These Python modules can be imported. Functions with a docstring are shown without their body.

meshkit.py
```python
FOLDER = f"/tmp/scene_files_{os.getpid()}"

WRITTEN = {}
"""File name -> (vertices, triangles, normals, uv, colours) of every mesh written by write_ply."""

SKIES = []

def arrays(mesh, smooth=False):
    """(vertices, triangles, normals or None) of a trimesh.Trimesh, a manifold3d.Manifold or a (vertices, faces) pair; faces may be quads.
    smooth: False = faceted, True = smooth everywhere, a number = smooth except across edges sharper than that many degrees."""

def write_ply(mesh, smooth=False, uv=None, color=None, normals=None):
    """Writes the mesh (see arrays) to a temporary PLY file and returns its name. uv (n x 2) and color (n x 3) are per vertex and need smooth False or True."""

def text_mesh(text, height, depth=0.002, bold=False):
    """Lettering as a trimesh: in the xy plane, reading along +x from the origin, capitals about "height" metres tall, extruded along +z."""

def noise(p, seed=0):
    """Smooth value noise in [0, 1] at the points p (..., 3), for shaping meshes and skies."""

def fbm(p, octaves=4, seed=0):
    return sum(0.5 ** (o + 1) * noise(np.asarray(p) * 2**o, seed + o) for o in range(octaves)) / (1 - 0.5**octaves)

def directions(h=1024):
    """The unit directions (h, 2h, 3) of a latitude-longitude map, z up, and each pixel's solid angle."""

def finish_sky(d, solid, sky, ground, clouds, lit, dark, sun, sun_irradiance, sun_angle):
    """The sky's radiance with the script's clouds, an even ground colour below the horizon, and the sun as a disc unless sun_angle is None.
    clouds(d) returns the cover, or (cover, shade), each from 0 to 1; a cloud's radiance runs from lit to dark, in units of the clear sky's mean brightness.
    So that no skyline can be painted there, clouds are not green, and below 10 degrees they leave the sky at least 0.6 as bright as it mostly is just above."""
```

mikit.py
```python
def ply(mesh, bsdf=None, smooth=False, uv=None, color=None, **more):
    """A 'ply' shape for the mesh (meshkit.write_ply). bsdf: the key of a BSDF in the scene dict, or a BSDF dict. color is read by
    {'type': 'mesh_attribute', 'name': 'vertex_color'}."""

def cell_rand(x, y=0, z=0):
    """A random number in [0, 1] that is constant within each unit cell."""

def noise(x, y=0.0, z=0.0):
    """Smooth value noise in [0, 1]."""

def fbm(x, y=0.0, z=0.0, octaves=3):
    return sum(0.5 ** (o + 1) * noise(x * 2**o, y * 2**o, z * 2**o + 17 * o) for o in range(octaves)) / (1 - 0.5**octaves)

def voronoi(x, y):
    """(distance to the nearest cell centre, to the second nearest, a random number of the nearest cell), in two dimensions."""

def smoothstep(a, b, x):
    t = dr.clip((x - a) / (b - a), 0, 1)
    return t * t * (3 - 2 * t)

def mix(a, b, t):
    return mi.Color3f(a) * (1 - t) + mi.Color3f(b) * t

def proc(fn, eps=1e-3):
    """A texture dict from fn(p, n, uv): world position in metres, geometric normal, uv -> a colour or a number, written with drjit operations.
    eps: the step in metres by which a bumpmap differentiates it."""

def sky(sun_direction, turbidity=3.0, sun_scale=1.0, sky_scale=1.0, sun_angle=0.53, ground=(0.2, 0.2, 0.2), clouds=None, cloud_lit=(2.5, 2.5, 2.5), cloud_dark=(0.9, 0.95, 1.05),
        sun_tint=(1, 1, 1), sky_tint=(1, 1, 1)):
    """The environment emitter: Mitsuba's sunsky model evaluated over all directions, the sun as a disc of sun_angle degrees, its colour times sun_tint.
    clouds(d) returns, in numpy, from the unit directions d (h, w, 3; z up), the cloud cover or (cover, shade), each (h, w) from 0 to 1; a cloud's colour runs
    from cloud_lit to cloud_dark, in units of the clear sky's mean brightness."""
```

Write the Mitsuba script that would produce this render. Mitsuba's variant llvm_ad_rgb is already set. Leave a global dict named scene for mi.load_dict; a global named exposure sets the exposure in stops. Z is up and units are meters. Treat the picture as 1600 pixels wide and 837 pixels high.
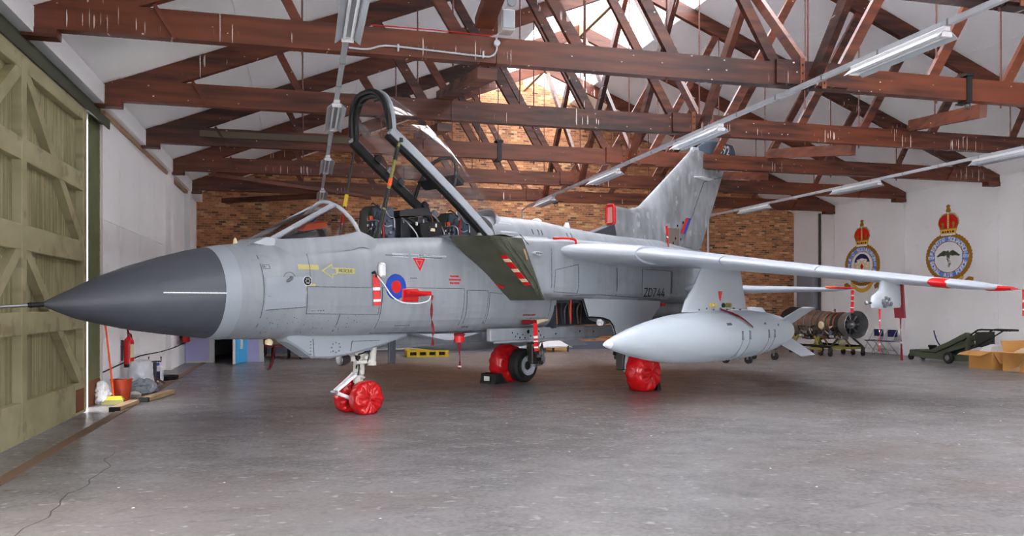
import math, random
import numpy as np
import drjit as dr
import trimesh, manifold3d
from shapely.geometry import Polygon, box as sbox, Point
from shapely import affinity
from shapely.ops import unary_union
import mitsuba as mi
import mikit, meshkit
from mikit import noise, fbm, voronoi, cell_rand, smoothstep, mix

T = mi.ScalarTransform4f
scene, labels = {}, {}
rnd = random.Random(7)
rng = np.random.default_rng(11)

# ---------------------------------------------------------------- camera, sky, exposure
YAW = math.radians(14.6)
scene['camera'] = {'type': 'perspective', 'fov': 2 * math.degrees(math.atan(800 / 1249.0)), 'fov_axis': 'x',
                   'principal_point_offset_y': -56.5 / 837, 'near_clip': 0.05, 'far_clip': 500,
                   'to_world': T().look_at(origin=[0, 0, 1.70], target=[math.sin(YAW), math.cos(YAW), 1.70], up=[0, 0, 1])}
exposure = 6.22
scene['sky'] = mikit.sky((-0.5, -0.6, 0.8), turbidity=4.0, sun_scale=0.0, sky_scale=1.0, ground=(0.25, 0.25, 0.25),
                         clouds=lambda d: 0.9 + 0.0 * d[..., 0], cloud_lit=(1.5, 1.5, 1.53))


# ---------------------------------------------------------------- helpers
def lin(r, g, b):
    c = np.array([r, g, b]) / 255.0
    return [float(x) for x in np.where(c <= 0.04045, c / 12.92, ((c + 0.055) / 1.055) ** 2.4)]


def rgb(c):
    return {'type': 'rgb', 'value': [float(x) for x in c]}


MATS = {}


def mat(name, color, rough=0.5, metal=0.0, spec=0.5, bump=None, bump_scale=1.0, **more):
    col = mikit.proc(color) if callable(color) else rgb(color)
    b = {'type': 'principled', 'base_color': col, 'roughness': rough if not callable(rough) else mikit.proc(rough), 'metallic': metal, 'specular': spec, **more}
    if bump is not None:
        b = {'type': 'bumpmap', 'arbitrary': mikit.proc(bump, eps=0.004), 'scale': bump_scale, 'bsdf': b}
    scene['mat_' + name] = {'type': 'twosided', 'bsdf': b}
    return 'mat_' + name


def new_key(name, parent=None):
    base = (parent + '__' if parent else '') + name
    k, i = base, 0
    while k in scene or k in labels or k in RESERVED:
        i += 1
        k = f'{base}_{i:03d}'
    RESERVED.add(k)
    return k


RESERVED = set()


def tag(k, label=None, cat=None, group=None, kind=None):
    d = {}
    if label: d['label'] = label
    if cat: d['category'] = cat
    if group: d['group'] = group
    if kind: d['kind'] = kind
    labels[k] = d


def thing(name, label, cat, group=None, kind=None):
    k = new_key(name)
    tag(k, label, cat, group, kind)
    return k


def add(name, mesh, m, parent=None, label=None, cat=None, group=None, kind=None, smooth=False, **more):
    k = new_key(name, parent)
    if isinstance(mesh, (list, tuple)) and not isinstance(mesh[0], np.ndarray):
        mesh = cat_(mesh)
    scene[k] = mikit.ply(mesh, m, smooth=smooth, **more)
    if label or cat or group or kind:
        tag(k, label, cat, group, kind)
    return k


def cat_(ms):
    ms = list(ms)
    return trimesh.util.concatenate(ms) if len(ms) > 1 else ms[0]


def box(x0, y0, z0, x1, y1, z1):
    m = trimesh.creation.box(extents=[abs(x1 - x0), abs(y1 - y0), abs(z1 - z0)])
    m.apply_translation([(x0 + x1) / 2, (y0 + y1) / 2, (z0 + z1) / 2])
    return m


def tm(man):
    g = man.to_mesh()
    return trimesh.Trimesh(np.array(g.vert_properties[:, :3]), np.array(g.tri_verts), process=False)


def hull(pts):
    return trimesh.convex.convex_hull(np.asarray(pts, float))


def rbox(x0, y0, z0, x1, y1, z1, r=0.01):
    """A box with chamfered edges."""
    P = []
    for sx in (0, 1):
        for sy in (0, 1):
            for sz in (0, 1):
                c = np.array([(x0, x1)[sx], (y0, y1)[sy], (z0, z1)[sz]], float)
                d = np.array([1 - 2 * sx, 1 - 2 * sy, 1 - 2 * sz]) * r
                for k in range(3):
                    q = c + d
                    q[k] = c[k]
                    P.append(q)
    return hull(P)


def frame(p, q, up=(0, 0, 1)):
    p, q = np.asarray(p, float), np.asarray(q, float)
    d = q - p
    L = np.linalg.norm(d)
    d = d / L
    u = np.asarray(up, float)
    if abs(np.dot(u, d)) > 0.98:
        u = np.array([1.0, 0, 0]) if abs(d[0]) < 0.9 else np.array([0, 1.0, 0])
    a = np.cross(u, d)
    a /= np.linalg.norm(a)
    b = np.cross(d, a)
    return p, d, a, b, L


def beam(p, q, w, h, up=(0, 0, 1)):
    """A rectangular bar from p to q: w across, h along up."""
    p, d, a, b, L = frame(p, q, up)
    m = trimesh.creation.box(extents=[w, h, L])
    M = np.eye(4)
    M[:3, 0], M[:3, 1], M[:3, 2], M[:3, 3] = a, b, d, p + d * L / 2
    m.apply_transform(M)
    return m


def cone(p, q, r0, r1=None, n=16):
    r1 = r0 if r1 is None else r1
    p, d, a, b, L = frame(p, q)
    return lathe([(0, 0), (r0, 0), (r1, L), (0, L)], p, d, n)


def lathe(prof, origin=(0, 0, 0), axis=(0, 0, 1), n=24):
    """prof: (radius, height) pairs; turned about axis through origin."""
    o, d, a, b, L = frame(origin, np.asarray(origin, float) + np.asarray(axis, float))
    ang = np.arange(n) * 2 * np.pi / n
    V, rings = [], []
    for r, h in prof:
        if r < 1e-7:
            rings.append([len(V)] * n)
            V.append(o + d * h)
        else:
            rings.append(list(range(len(V), len(V) + n)))
            V += [o + d * h + r * (math.cos(t) * a + math.sin(t) * b) for t in ang]
    F = []
    for A, B in zip(rings[:-1], rings[1:]):
        for i in range(n):
            j = (i + 1) % n
            for f in ((A[i], A[j], B[j]), (A[i], B[j], B[i])):
                if len(set(f)) == 3:
                    F.append(f)
    return trimesh.Trimesh(np.array(V), np.array(F), process=False)


def tube(pts, r, n=8):
    """A round tube along a polyline."""
    p = np.asarray(pts, float)
    t = np.gradient(p, axis=0) if len(p) > 2 else np.repeat([p[1] - p[0]], 2, 0)
    t = t / (np.linalg.norm(t, axis=1, keepdims=True) + 1e-12)
    rr = np.broadcast_to(np.asarray(r, float), (len(p),))
    ref = np.array([0, 0, 1.0]) if abs(t[0][2]) < 0.9 else np.array([1.0, 0, 0])
    secs = []
    for i in range(len(p)):
        a = np.cross(t[i], ref)
        if np.linalg.norm(a) < 1e-3:
            a = np.cross(t[i], [0.3, 0.9, 0.1])
        a /= np.linalg.norm(a)
        b = np.cross(t[i], a)
        ref = np.cross(a, t[i])
        ang = np.arange(n) * 2 * np.pi / n
        secs.append(p[i] + rr[i] * (np.cos(ang)[:, None] * a + np.sin(ang)[:, None] * b))
    return loft(secs)


def arc(pts, n=8):
    """A smooth curve through the points (Catmull-Rom)."""
    p = np.asarray(pts, float)
    P = np.vstack([2 * p[0] - p[1], p, 2 * p[-1] - p[-2]])
    out = []
    for i in range(1, len(P) - 2):
        for u in np.arange(n) / n:
            out.append(0.5 * (2 * P[i] + (P[i + 1] - P[i - 1]) * u + (2 * P[i - 1] - 5 * P[i] + 4 * P[i + 1] - P[i + 2]) * u * u + (3 * P[i] - P[i - 1] - 3 * P[i + 1] + P[i + 2]) * u ** 3))
    return np.array(out + [p[-1]])


def loft(secs, caps=True, closed=True):
    secs = [np.asarray(s, float) for s in secs]
    n, m = len(secs[0]), len(secs)
    V = np.vstack(secs)
    F = []
    for i in range(m - 1):
        for j in range(n if closed else n - 1):
            k = (j + 1) % n
            a, b, c, d = i * n + j, i * n + k, (i + 1) * n + k, (i + 1) * n + j
            F += [(a, b, c), (a, c, d)]
    if caps and closed:
        V = np.vstack([V, secs[0].mean(0), secs[-1].mean(0)])
        for j in range(n):
            k = (j + 1) % n
            F += [(m * n, k, j), (m * n + 1, (m - 1) * n + j, (m - 1) * n + k)]
    me = trimesh.Trimesh(V, np.array(F), process=False)
    if caps and closed and me.volume < 0:
        me.invert()
    return me


def prism(poly, fn, d0, d1):
    """Extrudes a shapely polygon (u, v); fn maps (u, v, depth) arrays to points; depth d0..d1."""
    out = []
    for g in getattr(poly, 'geoms', [poly]):
        if g.is_empty or g.geom_type != 'Polygon':
            continue
        m = trimesh.creation.extrude_polygon(g, 1.0, engine='earcut')
        v = m.vertices
        m = trimesh.Trimesh(fn(v[:, 0], v[:, 1], d0 + (d1 - d0) * v[:, 2]), m.faces, process=False)
        if m.volume < 0:
            m.invert()
        out.append(m)
    return cat_(out)


def XZ(u, v, d):
    return np.stack([u, d, v], 1)


def lathe_noise(m, amp, freq, seed=0):
    v = m.vertices
    n = (meshkit.fbm(v * freq, 3, seed) - 0.5) * 2 * amp
    m2 = trimesh.Trimesh(v, m.faces, process=False)
    m2.vertices = v + m2.vertex_normals * n[:, None]
    return m2


# ---------------------------------------------------------------- materials
def wood_make(dark, light):
    def f(p, n, uv):
        g = fbm(p.x * 1.3, p.y * 3.0, p.z * 11.0, 3)
        h = fbm(p.x * 0.22 + 1.3, p.y * 0.45 + 2.2, p.z * 0.4 + 3.0, 3)
        c = mix(dark, light, smoothstep(0.28, 0.70, 0.38 * g + 0.62 * h))
        d1, d2, r = voronoi(p.x * 3.4 + p.y * 0.7, p.z * 4.8 + p.y * 0.4)
        spot = smoothstep(0.07, 0.03, d1 + 0.10 * fbm(p.x * 20, p.z * 20, p.y * 9, 2) - 0.035) * dr.select(r > 0.70, 1.0, 0.0)
        drip = smoothstep(0.80, 0.86, noise(p.x * 38.0, p.z * 3.0, p.y * 3.0)) * smoothstep(0.72, 0.8, noise(p.x * 1.1, p.z * 1.7, p.y + 5.0))
        return mix(c, (0.62, 0.54, 0.50), dr.maximum(spot, drip) * 0.8)
    return f


def brick_fn(p, n, uv):
    u, v = p.x + p.y, p.z
    row = dr.floor(v / 0.078)
    uu = u / 0.232 + 0.5 * (row - 2 * dr.floor(row / 2))
    col = dr.floor(uu)
    fu, fv = uu - col, v / 0.078 - row
    r, r2 = cell_rand(col, row, 3), cell_rand(col, row, 9)
    c = mix((0.26, 0.090, 0.040), (0.50, 0.205, 0.080), r)
    c = mix(c, (0.70, 0.44, 0.22), dr.select(r2 > 0.88, 0.55, 0.0))
    c = mix(c, (0.045, 0.03, 0.03), dr.select(r2 < 0.06, 0.75, 0.0))
    c = c * (0.75 + 0.5 * noise(u * 30, v * 40, 1.0))
    joint = dr.maximum(smoothstep(0.045, 0.02, dr.minimum(fu, 1 - fu)), smoothstep(0.14, 0.07, dr.minimum(fv, 1 - fv)))
    c = mix(c, (0.40, 0.27, 0.17), joint * 0.8)
    return c * (0.72 + 0.55 * fbm(u * 0.5, v * 0.5, 2.0, 3))


def floor_fn(p, n, uv):
    a = fbm(p.x * 0.30, p.y * 0.30, 0.0, 4)
    b = fbm(p.x * 2.6 + p.y * 0.8, p.y * 3.6, 1.0, 5)
    g = fbm(p.x * 34.0, p.y * 34.0, 4.0, 2)
    c = mix((0.104, 0.097, 0.097), (0.190, 0.181, 0.182), smoothstep(0.22, 0.78, 0.36 * a + 0.36 * b + 0.28 * g))
    stain = smoothstep(0.50, 0.74, fbm(p.x * 0.28 + 4.3, p.y * 0.55 + 1.7, 3.0, 3))
    c = mix(c, (0.145, 0.115, 0.10), stain * 0.40)
    scuff = smoothstep(0.66, 0.84, fbm(p.x * 4.0 + p.y * 2.0, p.y * 11.0 - p.x * 3.0, 8.0, 4))
    c = mix(c, (0.10, 0.097, 0.097), scuff * 0.45)
    scr = smoothstep(0.68, 0.86, fbm(p.x * 9.0 - p.y * 2.0, p.y * 17.0 + p.x * 5.0, 5.0, 4))
    c = mix(c, (0.36, 0.35, 0.35), scr * 0.45)
    d1, d2, r = voronoi(p.x * 1.3, p.y * 1.3)
    c = mix(c, (0.75, 0.74, 0.72), smoothstep(0.020, 0.012, d1) * dr.select(r > 0.85, 1.0, 0.0))
    w = p.x + 2.05 + 0.45 * (fbm(p.y * 1.2, 0.0, 2.0, 3) - 0.5) + 0.06 * (p.y - 8.5)
    crack = smoothstep(0.010, 0.003, dr.abs(w)) * smoothstep(5.0, 6.5, p.y) * smoothstep(10.4, 9.6, p.y)
    j = dr.abs(p.y - 13.2 + 0.1 * fbm(p.x * 2, 0.0, 6.0, 2))
    joint = smoothstep(0.014, 0.006, j) * smoothstep(-1.8, -2.4, p.x)
    return mix(c, (0.05, 0.045, 0.04), dr.maximum(crack, joint) * 0.8)


def wall_fn(p, n, uv):
    a = fbm(p.x * 0.8 + p.y * 0.8, p.z * 0.5, 0.0, 3)
    c = mix((0.70, 0.69, 0.70), (0.79, 0.78, 0.79), a)
    d = fbm(p.y * 5.0 + p.x * 5.0, p.z * 5.0, 4.0, 3)
    return mix(c, (0.45, 0.43, 0.42), smoothstep(0.70, 0.84, d) * 0.10)


def ceil_fn(p, n, uv):
    a = fbm(p.x * 0.5, p.y * 0.5, 0.0, 3)
    return mix((0.80, 0.795, 0.805), (0.86, 0.855, 0.865), a)


def door_fn(p, n, uv):
    s = fbm(p.y * 26.0, p.z * 1.1, 1.0, 3)
    a = fbm(p.y * 1.1, p.z * 1.1, 7.0, 3)
    c = mix((0.195, 0.18, 0.09), (0.32, 0.30, 0.165), smoothstep(0.3, 0.7, 0.5 * s + 0.5 * a))
    return mix(c, (0.19, 0.155, 0.08), smoothstep(0.6, 0.8, fbm(p.y * 7.0, p.z * 1.6, 3.0, 3)) * 0.5)


def green_fn(p, n, uv):
    a = fbm(p.y * 3.0, p.z * 2.0, p.x * 3.0, 3)
    return mix((0.075, 0.09, 0.045), (0.13, 0.15, 0.072), a)


def grey_fn(p, n, uv):
    s = p.x * 0.835 + p.y * 0.55
    a = fbm(s * 1.1, p.z * 1.6, 0.0, 4)
    v = fbm(s * 9.0, p.z * 1.2, 3.0, 3)
    c = mix((0.222, 0.244, 0.270), (0.285, 0.308, 0.336), smoothstep(0.25, 0.75, 0.6 * a + 0.4 * v))
    dirt = smoothstep(0.6, 0.8, fbm(s * 3.5, p.z * 7.0, 9.0, 4))
    c = mix(c, (0.20, 0.208, 0.218), dirt * 0.35)
    d1, d2, r = voronoi(s * 13.0, p.z * 13.0)
    return mix(c, (0.09, 0.09, 0.095), smoothstep(0.06, 0.03, d1) * dr.select(r > 0.95, 0.6, 0.0))


def fin_fn(p, n, uv):
    s = p.x * 0.835 + p.y * 0.55
    a = fbm(s * 1.3, p.z * 1.3, 5.0, 4)
    v = fbm(s * 7.0, p.z * 2.0, 2.0, 3)
    c = mix((0.165, 0.173, 0.183), (0.29, 0.305, 0.326), smoothstep(0.25, 0.72, 0.6 * a + 0.4 * v))
    return mix(c, (0.42, 0.43, 0.44), smoothstep(0.68, 0.8, fbm(s * 5.0, p.z * 4.0, 1.0, 3)) * 0.5)


def radome_fn(p, n, uv):
    s = p.x * 0.835 + p.y * 0.55
    a = fbm(s * 3.0, p.z * 3.0, p.y, 4)
    return mix((0.050, 0.055, 0.068), (0.072, 0.078, 0.096), a)


def cover_fn(p, n, uv):
    a = fbm(p.x * 4.0, p.y * 4.0, p.z * 4.0, 3)
    return mix((0.046, 0.049, 0.032), (0.088, 0.092, 0.064), a)


def plank_fn(p, n, uv):
    a = fbm(p.x * 12.0, p.y * 2.0, p.z * 12.0, 3)
    return mix((0.22, 0.13, 0.07), (0.46, 0.32, 0.19), a)


def engine_fn(p, n, uv):
    a = fbm(p.x * 3.0, p.y * 3.0, p.z * 3.0, 3)
    b = fbm(p.x * 11.0, p.y * 11.0, p.z * 11.0, 2)
    return mix((0.20, 0.12, 0.075), (0.42, 0.36, 0.30), 0.6 * a + 0.4 * b)


WOOD = mat('timber', wood_make((0.024, 0.0088, 0.007), (0.150, 0.037, 0.0145)), 0.42)
BRICK = mat('brick', brick_fn, 0.85)
FLOOR = mat('floor', floor_fn, 0.32, spec=0.45)
WALL = mat('wall', wall_fn, 0.7)
CEIL = mat('ceiling', ceil_fn, 0.75)
DOOR = mat('door', door_fn, 0.6)
GREEN = mat('green_paint', green_fn, 0.55)
HEADER = mat('header_paint', lin(62, 66, 52), 0.7)  # darkened green: the shadow on the housing underside is put into the colour
GREY = mat('aircraft_grey', grey_fn, 0.42)
FING = mat('fin_grey', fin_fn, 0.5)
RADOME = mat('radome', radome_fn, 0.42)
COVER = mat('cover', cover_fn, 0.45)
PLANK = mat('plank', plank_fn, 0.7)
ENGM = mat('engine_skin', engine_fn, 0.35, metal=0.7)

WHITE = mat('white', lin(222, 222, 224), 0.45)
WHITEG = mat('white_gloss', lin(232, 233, 236), 0.25)
OFFW = mat('off_white', lin(196, 194, 186), 0.5)
LGREY = mat('light_grey', lin(164, 170, 177), 0.4)
TANKG = mat('tank_grey', lin(170, 179, 187), 0.33)
WINGG = mat('wing_grey', lin(166, 173, 182), 0.38)
MGREY = mat('mid_grey', lin(128, 134, 142), 0.45)
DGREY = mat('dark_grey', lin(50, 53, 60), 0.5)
SEAM = mat('seam', lin(92, 97, 103), 0.6)
BLACK = mat('black', lin(10, 10, 11), 0.5)
SOFTB = mat('soft_black', lin(17, 17, 19), 0.55)
RED = mat('red', lin(196, 20, 22), 0.35)
REDV = mat('red_vinyl', lin(186, 16, 20), 0.22, clearcoat=0.4)
DRED = mat('dark_red', lin(112, 14, 24), 0.4)
MAROON = mat('maroon', lin(120, 24, 34), 0.5)
ORANGE = mat('orange', lin(232, 88, 30), 0.5)
YELLOW = mat('yellow', lin(214, 180, 40), 0.5)
PALEY = mat('pale_yellow', lin(172, 163, 104), 0.5)
OLIVE = mat('olive', lin(34, 37, 30), 0.6)
ARMY = mat('army_green', lin(70, 78, 62), 0.5)
STANDY = mat('stand_yellow', lin(126, 122, 56), 0.5)
PATCH = mat('patch_grey', lin(142, 149, 157), 0.42)
BLUE = mat('blue', lin(26, 62, 158), 0.5)
SKYB = mat('sky_blue', lin(64, 168, 226), 0.5)
CRESTB = mat('crest_blue', lin(92, 134, 208), 0.5)
NAVY = mat('navy', lin(36, 38, 84), 0.6)
LAV = mat('lavender', lin(176, 172, 214), 0.6)
GOLD = mat('gold', lin(150, 104, 30), 0.5)
GOLDL = mat('gold_light', lin(206, 164, 62), 0.5)
CREAM = mat('cream', lin(214, 196, 160), 0.6)
BEIGE = mat('beige', lin(138, 128, 108), 0.6)
CARD = mat('cardboard', lin(198, 144, 80), 0.8)
CARDD = mat('cardboard_inner', lin(140, 88, 46), 0.8)
STEEL = mat('steel', lin(150, 152, 156), 0.35, metal=0.8)
DSTEEL = mat('dark_steel', lin(66, 64, 62), 0.45, metal=0.6)
RUST = mat('rust', lin(110, 62, 40), 0.8)
GALV = mat('galvanised', lin(182, 186, 192), 0.4, metal=0.1)
ROD = mat('rod_brown', lin(98, 58, 50), 0.5)
RINGG = mat('ring_grey', lin(142, 150, 158), 0.42)
RUBBER = mat('rubber', lin(26, 26, 27), 0.7)
COPPER = mat('copper', lin(160, 98, 66), 0.4, metal=0.7)
SLATE = mat('skirting', lin(92, 96, 112), 0.6)
GROUND = mat('outside_ground', lin(205, 203, 198), 0.8)
TERRA = mat('bucket_red', lin(178, 62, 34), 0.5)
BLUEG = mat('blue_grey', lin(74, 86, 102), 0.5)
scene['mat_glass'] = {'type': 'thindielectric', 'int_ior': 1.5}
GLASS = 'mat_glass'
scene['mat_glass_tinted'] = {'type': 'thindielectric', 'int_ior': 1.5, 'specular_transmittance': rgb((0.55, 0.55, 0.55))}
GLASST = 'mat_glass_tinted'
scene['mat_poly'] = {'type': 'twosided', 'bsdf': {'type': 'principled', 'base_color': rgb(lin(226, 226, 230)), 'roughness': 0.25}}
POLY = 'mat_poly'

# ---------------------------------------------------------------- the hall
XL, XR, YF, YB = -3.49, 19.34, -7.0, 28.65
XC, EAVE, APEX = 7.93, 5.40, 10.0
SLOPE = (APEX - EAVE) / (XR - XC)
TRUSS_Y = [7.67, 11.36, 15.05, 18.74, 22.43, 26.10]


def roof_z(x):
    return APEX - SLOPE * abs(x - XC)


tag(add('floor', box(XL - 0.5, YF - 0.2, -0.2, XR + 0.4, YB + 0.4, 0), FLOOR), 'worn grey painted concrete hangar floor', kind='structure')
tag(add('outside_ground', cat_([box(-60, -60, -0.25, XL - 0.5, 60, -0.02), box(XL - 0.5, -60, -0.25, 60, YF - 0.2, -0.02)]), GROUND), 'unseen ground outside, added and kept pale to bounce light into the hall', kind='structure')  # added reflector ground: pale so that it throws skylight up to the ceiling

# back wall: brick gable with a dark skirting
gable = Polygon([(XL - 0.4, 0), (XR + 0.4, 0), (XR + 0.4, roof_z(XR + 0.4) + 0.1), (XC, APEX + 0.15), (XL - 0.4, roof_z(XL - 0.4) + 0.1)])
tag(add('wall_back', prism(gable, XZ, YB, YB + 0.35), BRICK), 'red brick gable wall at the far end', kind='structure')
tag(add('baseboard_back', box(XL, YB - 0.04, 0, XR, YB, 0.30), SLATE), 'slate grey painted strip along the foot of the brick wall', kind='structure')
# unseen front wall behind the camera; its wide opening is added to let light in
front = gable.difference(sbox(0.0, -0.1, 16.0, 2.6))
tag(add('wall_front', prism(front, XZ, YF - 0.3, YF), WALL), 'unseen white front wall with an added opening that lets light in', kind='structure')
# right wall
wr = thing('wall_right', 'smooth white wall carrying the squadron badges', None, kind='structure')
ye = [YF, -3.4, 0.29, 3.98, 7.67, 11.36, 15.05, 18.74, 22.43, 26.1, YB]
add('body', box(XR + 0.02, YF, 0, XR + 0.35, YB + 0.35, 5.7), WALL, wr)
for a, b in zip(ye[:-1], ye[1:]):
    add('panel', box(XR, a + 0.003, 0.0, XR + 0.03, b - 0.003, 5.46), WALL, wr)
# left wall: the doorway runs from y = 2 to y = 14.5
wl = thing('wall_left', 'white lined wall beyond the green door', None, kind='structure')
add('body', cat_([box(XL - 0.35, 15.28, 0, XL, YB + 0.35, 5.7), box(XL - 0.35, YF, 0, XL, 2.0, 5.7), box(XL - 0.35, 2.0, 4.72, XL, 15.28, 5.7)]), WALL, wl)
for a, b in ((15.46, 16.9), (16.9, 18.74), (18.74, 20.6), (20.6, 22.2)):
    for z0, z1 in ((0.02, 3.2), (3.2, 5.06)):
        add('panel', box(XL, a + 0.004, z0 + 0.003, XL + 0.045, b - 0.004, z1 - 0.003), WALL, wl)
for y in (22.43, 26.1):
    add('pilaster', box(XL, y - 0.24, 0, XL + 0.17, y + 0.24, 5.2), WALL, wl)
add('plinth', box(XL, 22.67, 0, XL + 0.16, YB, 0.55), WALL, wl)
tag(add('trim_1', box(XL - 0.02, 15.30, 0, XL + 0.06, 15.46, 5.05), OFFW), 'pale timber edging at the door end of the white left wall', kind='structure')
# eaves beams
el = thing('trim_2', 'white eaves beam on top of the left wall', None, kind='structure')
for a, b in zip(ye[:-1], ye[1:]):
    add('board', box(XL + 0.0, a + 0.09, 5.12, XL + 0.20, b - 0.09, 5.45), WHITE, el)
add('wall_plate', box(XL, 15.46, 5.04, XL + 0.1, 26.0, 5.12), PLANK, el)

# ceiling: white boards between eaves and rooflight, deck above
ce = thing('ceiling', 'white boarded underside of the pitched roof', None, kind='structure')
RL = 1.78  # rooflight from the ridge
for sgn in (-1, 1):
    for a, b in zip(ye[:-1], ye[1:]):
        for u0, u1 in ((RL, 4.2), (4.2, 6.6), (6.6, 9.0), (9.0, 11.5)):
            q = Polygon([(XC + sgn * u0, roof_z(XC + u0)), (XC + sgn * (u1 - 0.006), roof_z(XC + u1 - 0.006)), (XC + sgn * (u1 - 0.006), roof_z(XC + u1 - 0.006) + 0.03), (XC + sgn * u0, roof_z(XC + u0) + 0.03)])
            add('panel', prism(q, XZ, a + 0.003, b - 0.003), CEIL, ce)
    q = Polygon([(XC + sgn * (RL + .01), roof_z(XC + RL) + 0.035), (XC + sgn * 12.2, roof_z(XC + 12.2) + 0.035), (XC + sgn * 12.2, roof_z(XC + 12.2) + 0.16), (XC + sgn * (RL + .01), roof_z(XC + RL) + 0.16)])
    add('deck', prism(q, XZ, YF - 0.3, YB + 0.35), CEIL, ce)
# rooflights along the ridge: panes and glazing bars
for sgn, wn in ((-1, 'window_1'), (1, 'window_2')):
    w = thing(wn, 'long glazed rooflight on the %s side of the ridge' % ('left' if sgn < 0 else 'right'), None, kind='structure')
    for a, b in zip(ye[:-1], ye[1:]):
        for k in range(3):
            y0, y1 = a + (b - a) * k / 3, a + (b - a) * (k + 1) / 3
            V = np.array([[XC + sgn * 0.05, y0, roof_z(XC + 0.05) + 0.06], [XC + sgn * RL, y0, roof_z(XC + RL) + 0.06], [XC + sgn * RL, y1, roof_z(XC + RL) + 0.06], [XC + sgn * 0.05, y1, roof_z(XC + 0.05) + 0.06]])
            add('pane', trimesh.Trimesh(V, [[0, 1, 2], [0, 2, 3]], process=False), GLASS, w)
            add('glazing_bar', beam((XC + sgn * 0.05, y0, roof_z(XC + .05) + 0.03), (XC + sgn * RL, y0, roof_z(XC + RL) + 0.03), 0.035, 0.05), WHITE, w)
tag(add('ridge_board', box(XC - 0.05, YF, 9.62, XC + 0.05, YB, 9.98), PLANK), 'pale timber ridge board between the two rooflights', kind='structure')

# ---------------------------------------------------------------- roof trusses
ORD = ['nearest', 'second', 'third', 'fourth', 'fifth', 'sixth']
EXTRA = ['showing only at the top right corner', 'carrying the grey emergency light', 'crossing just behind the raised canopy', 'crossing the top of the fin', 'with a black clamp, passing behind the fin', 'closest to the brick gable']


def XZpoly(pts):
    return Polygon(pts)


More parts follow.
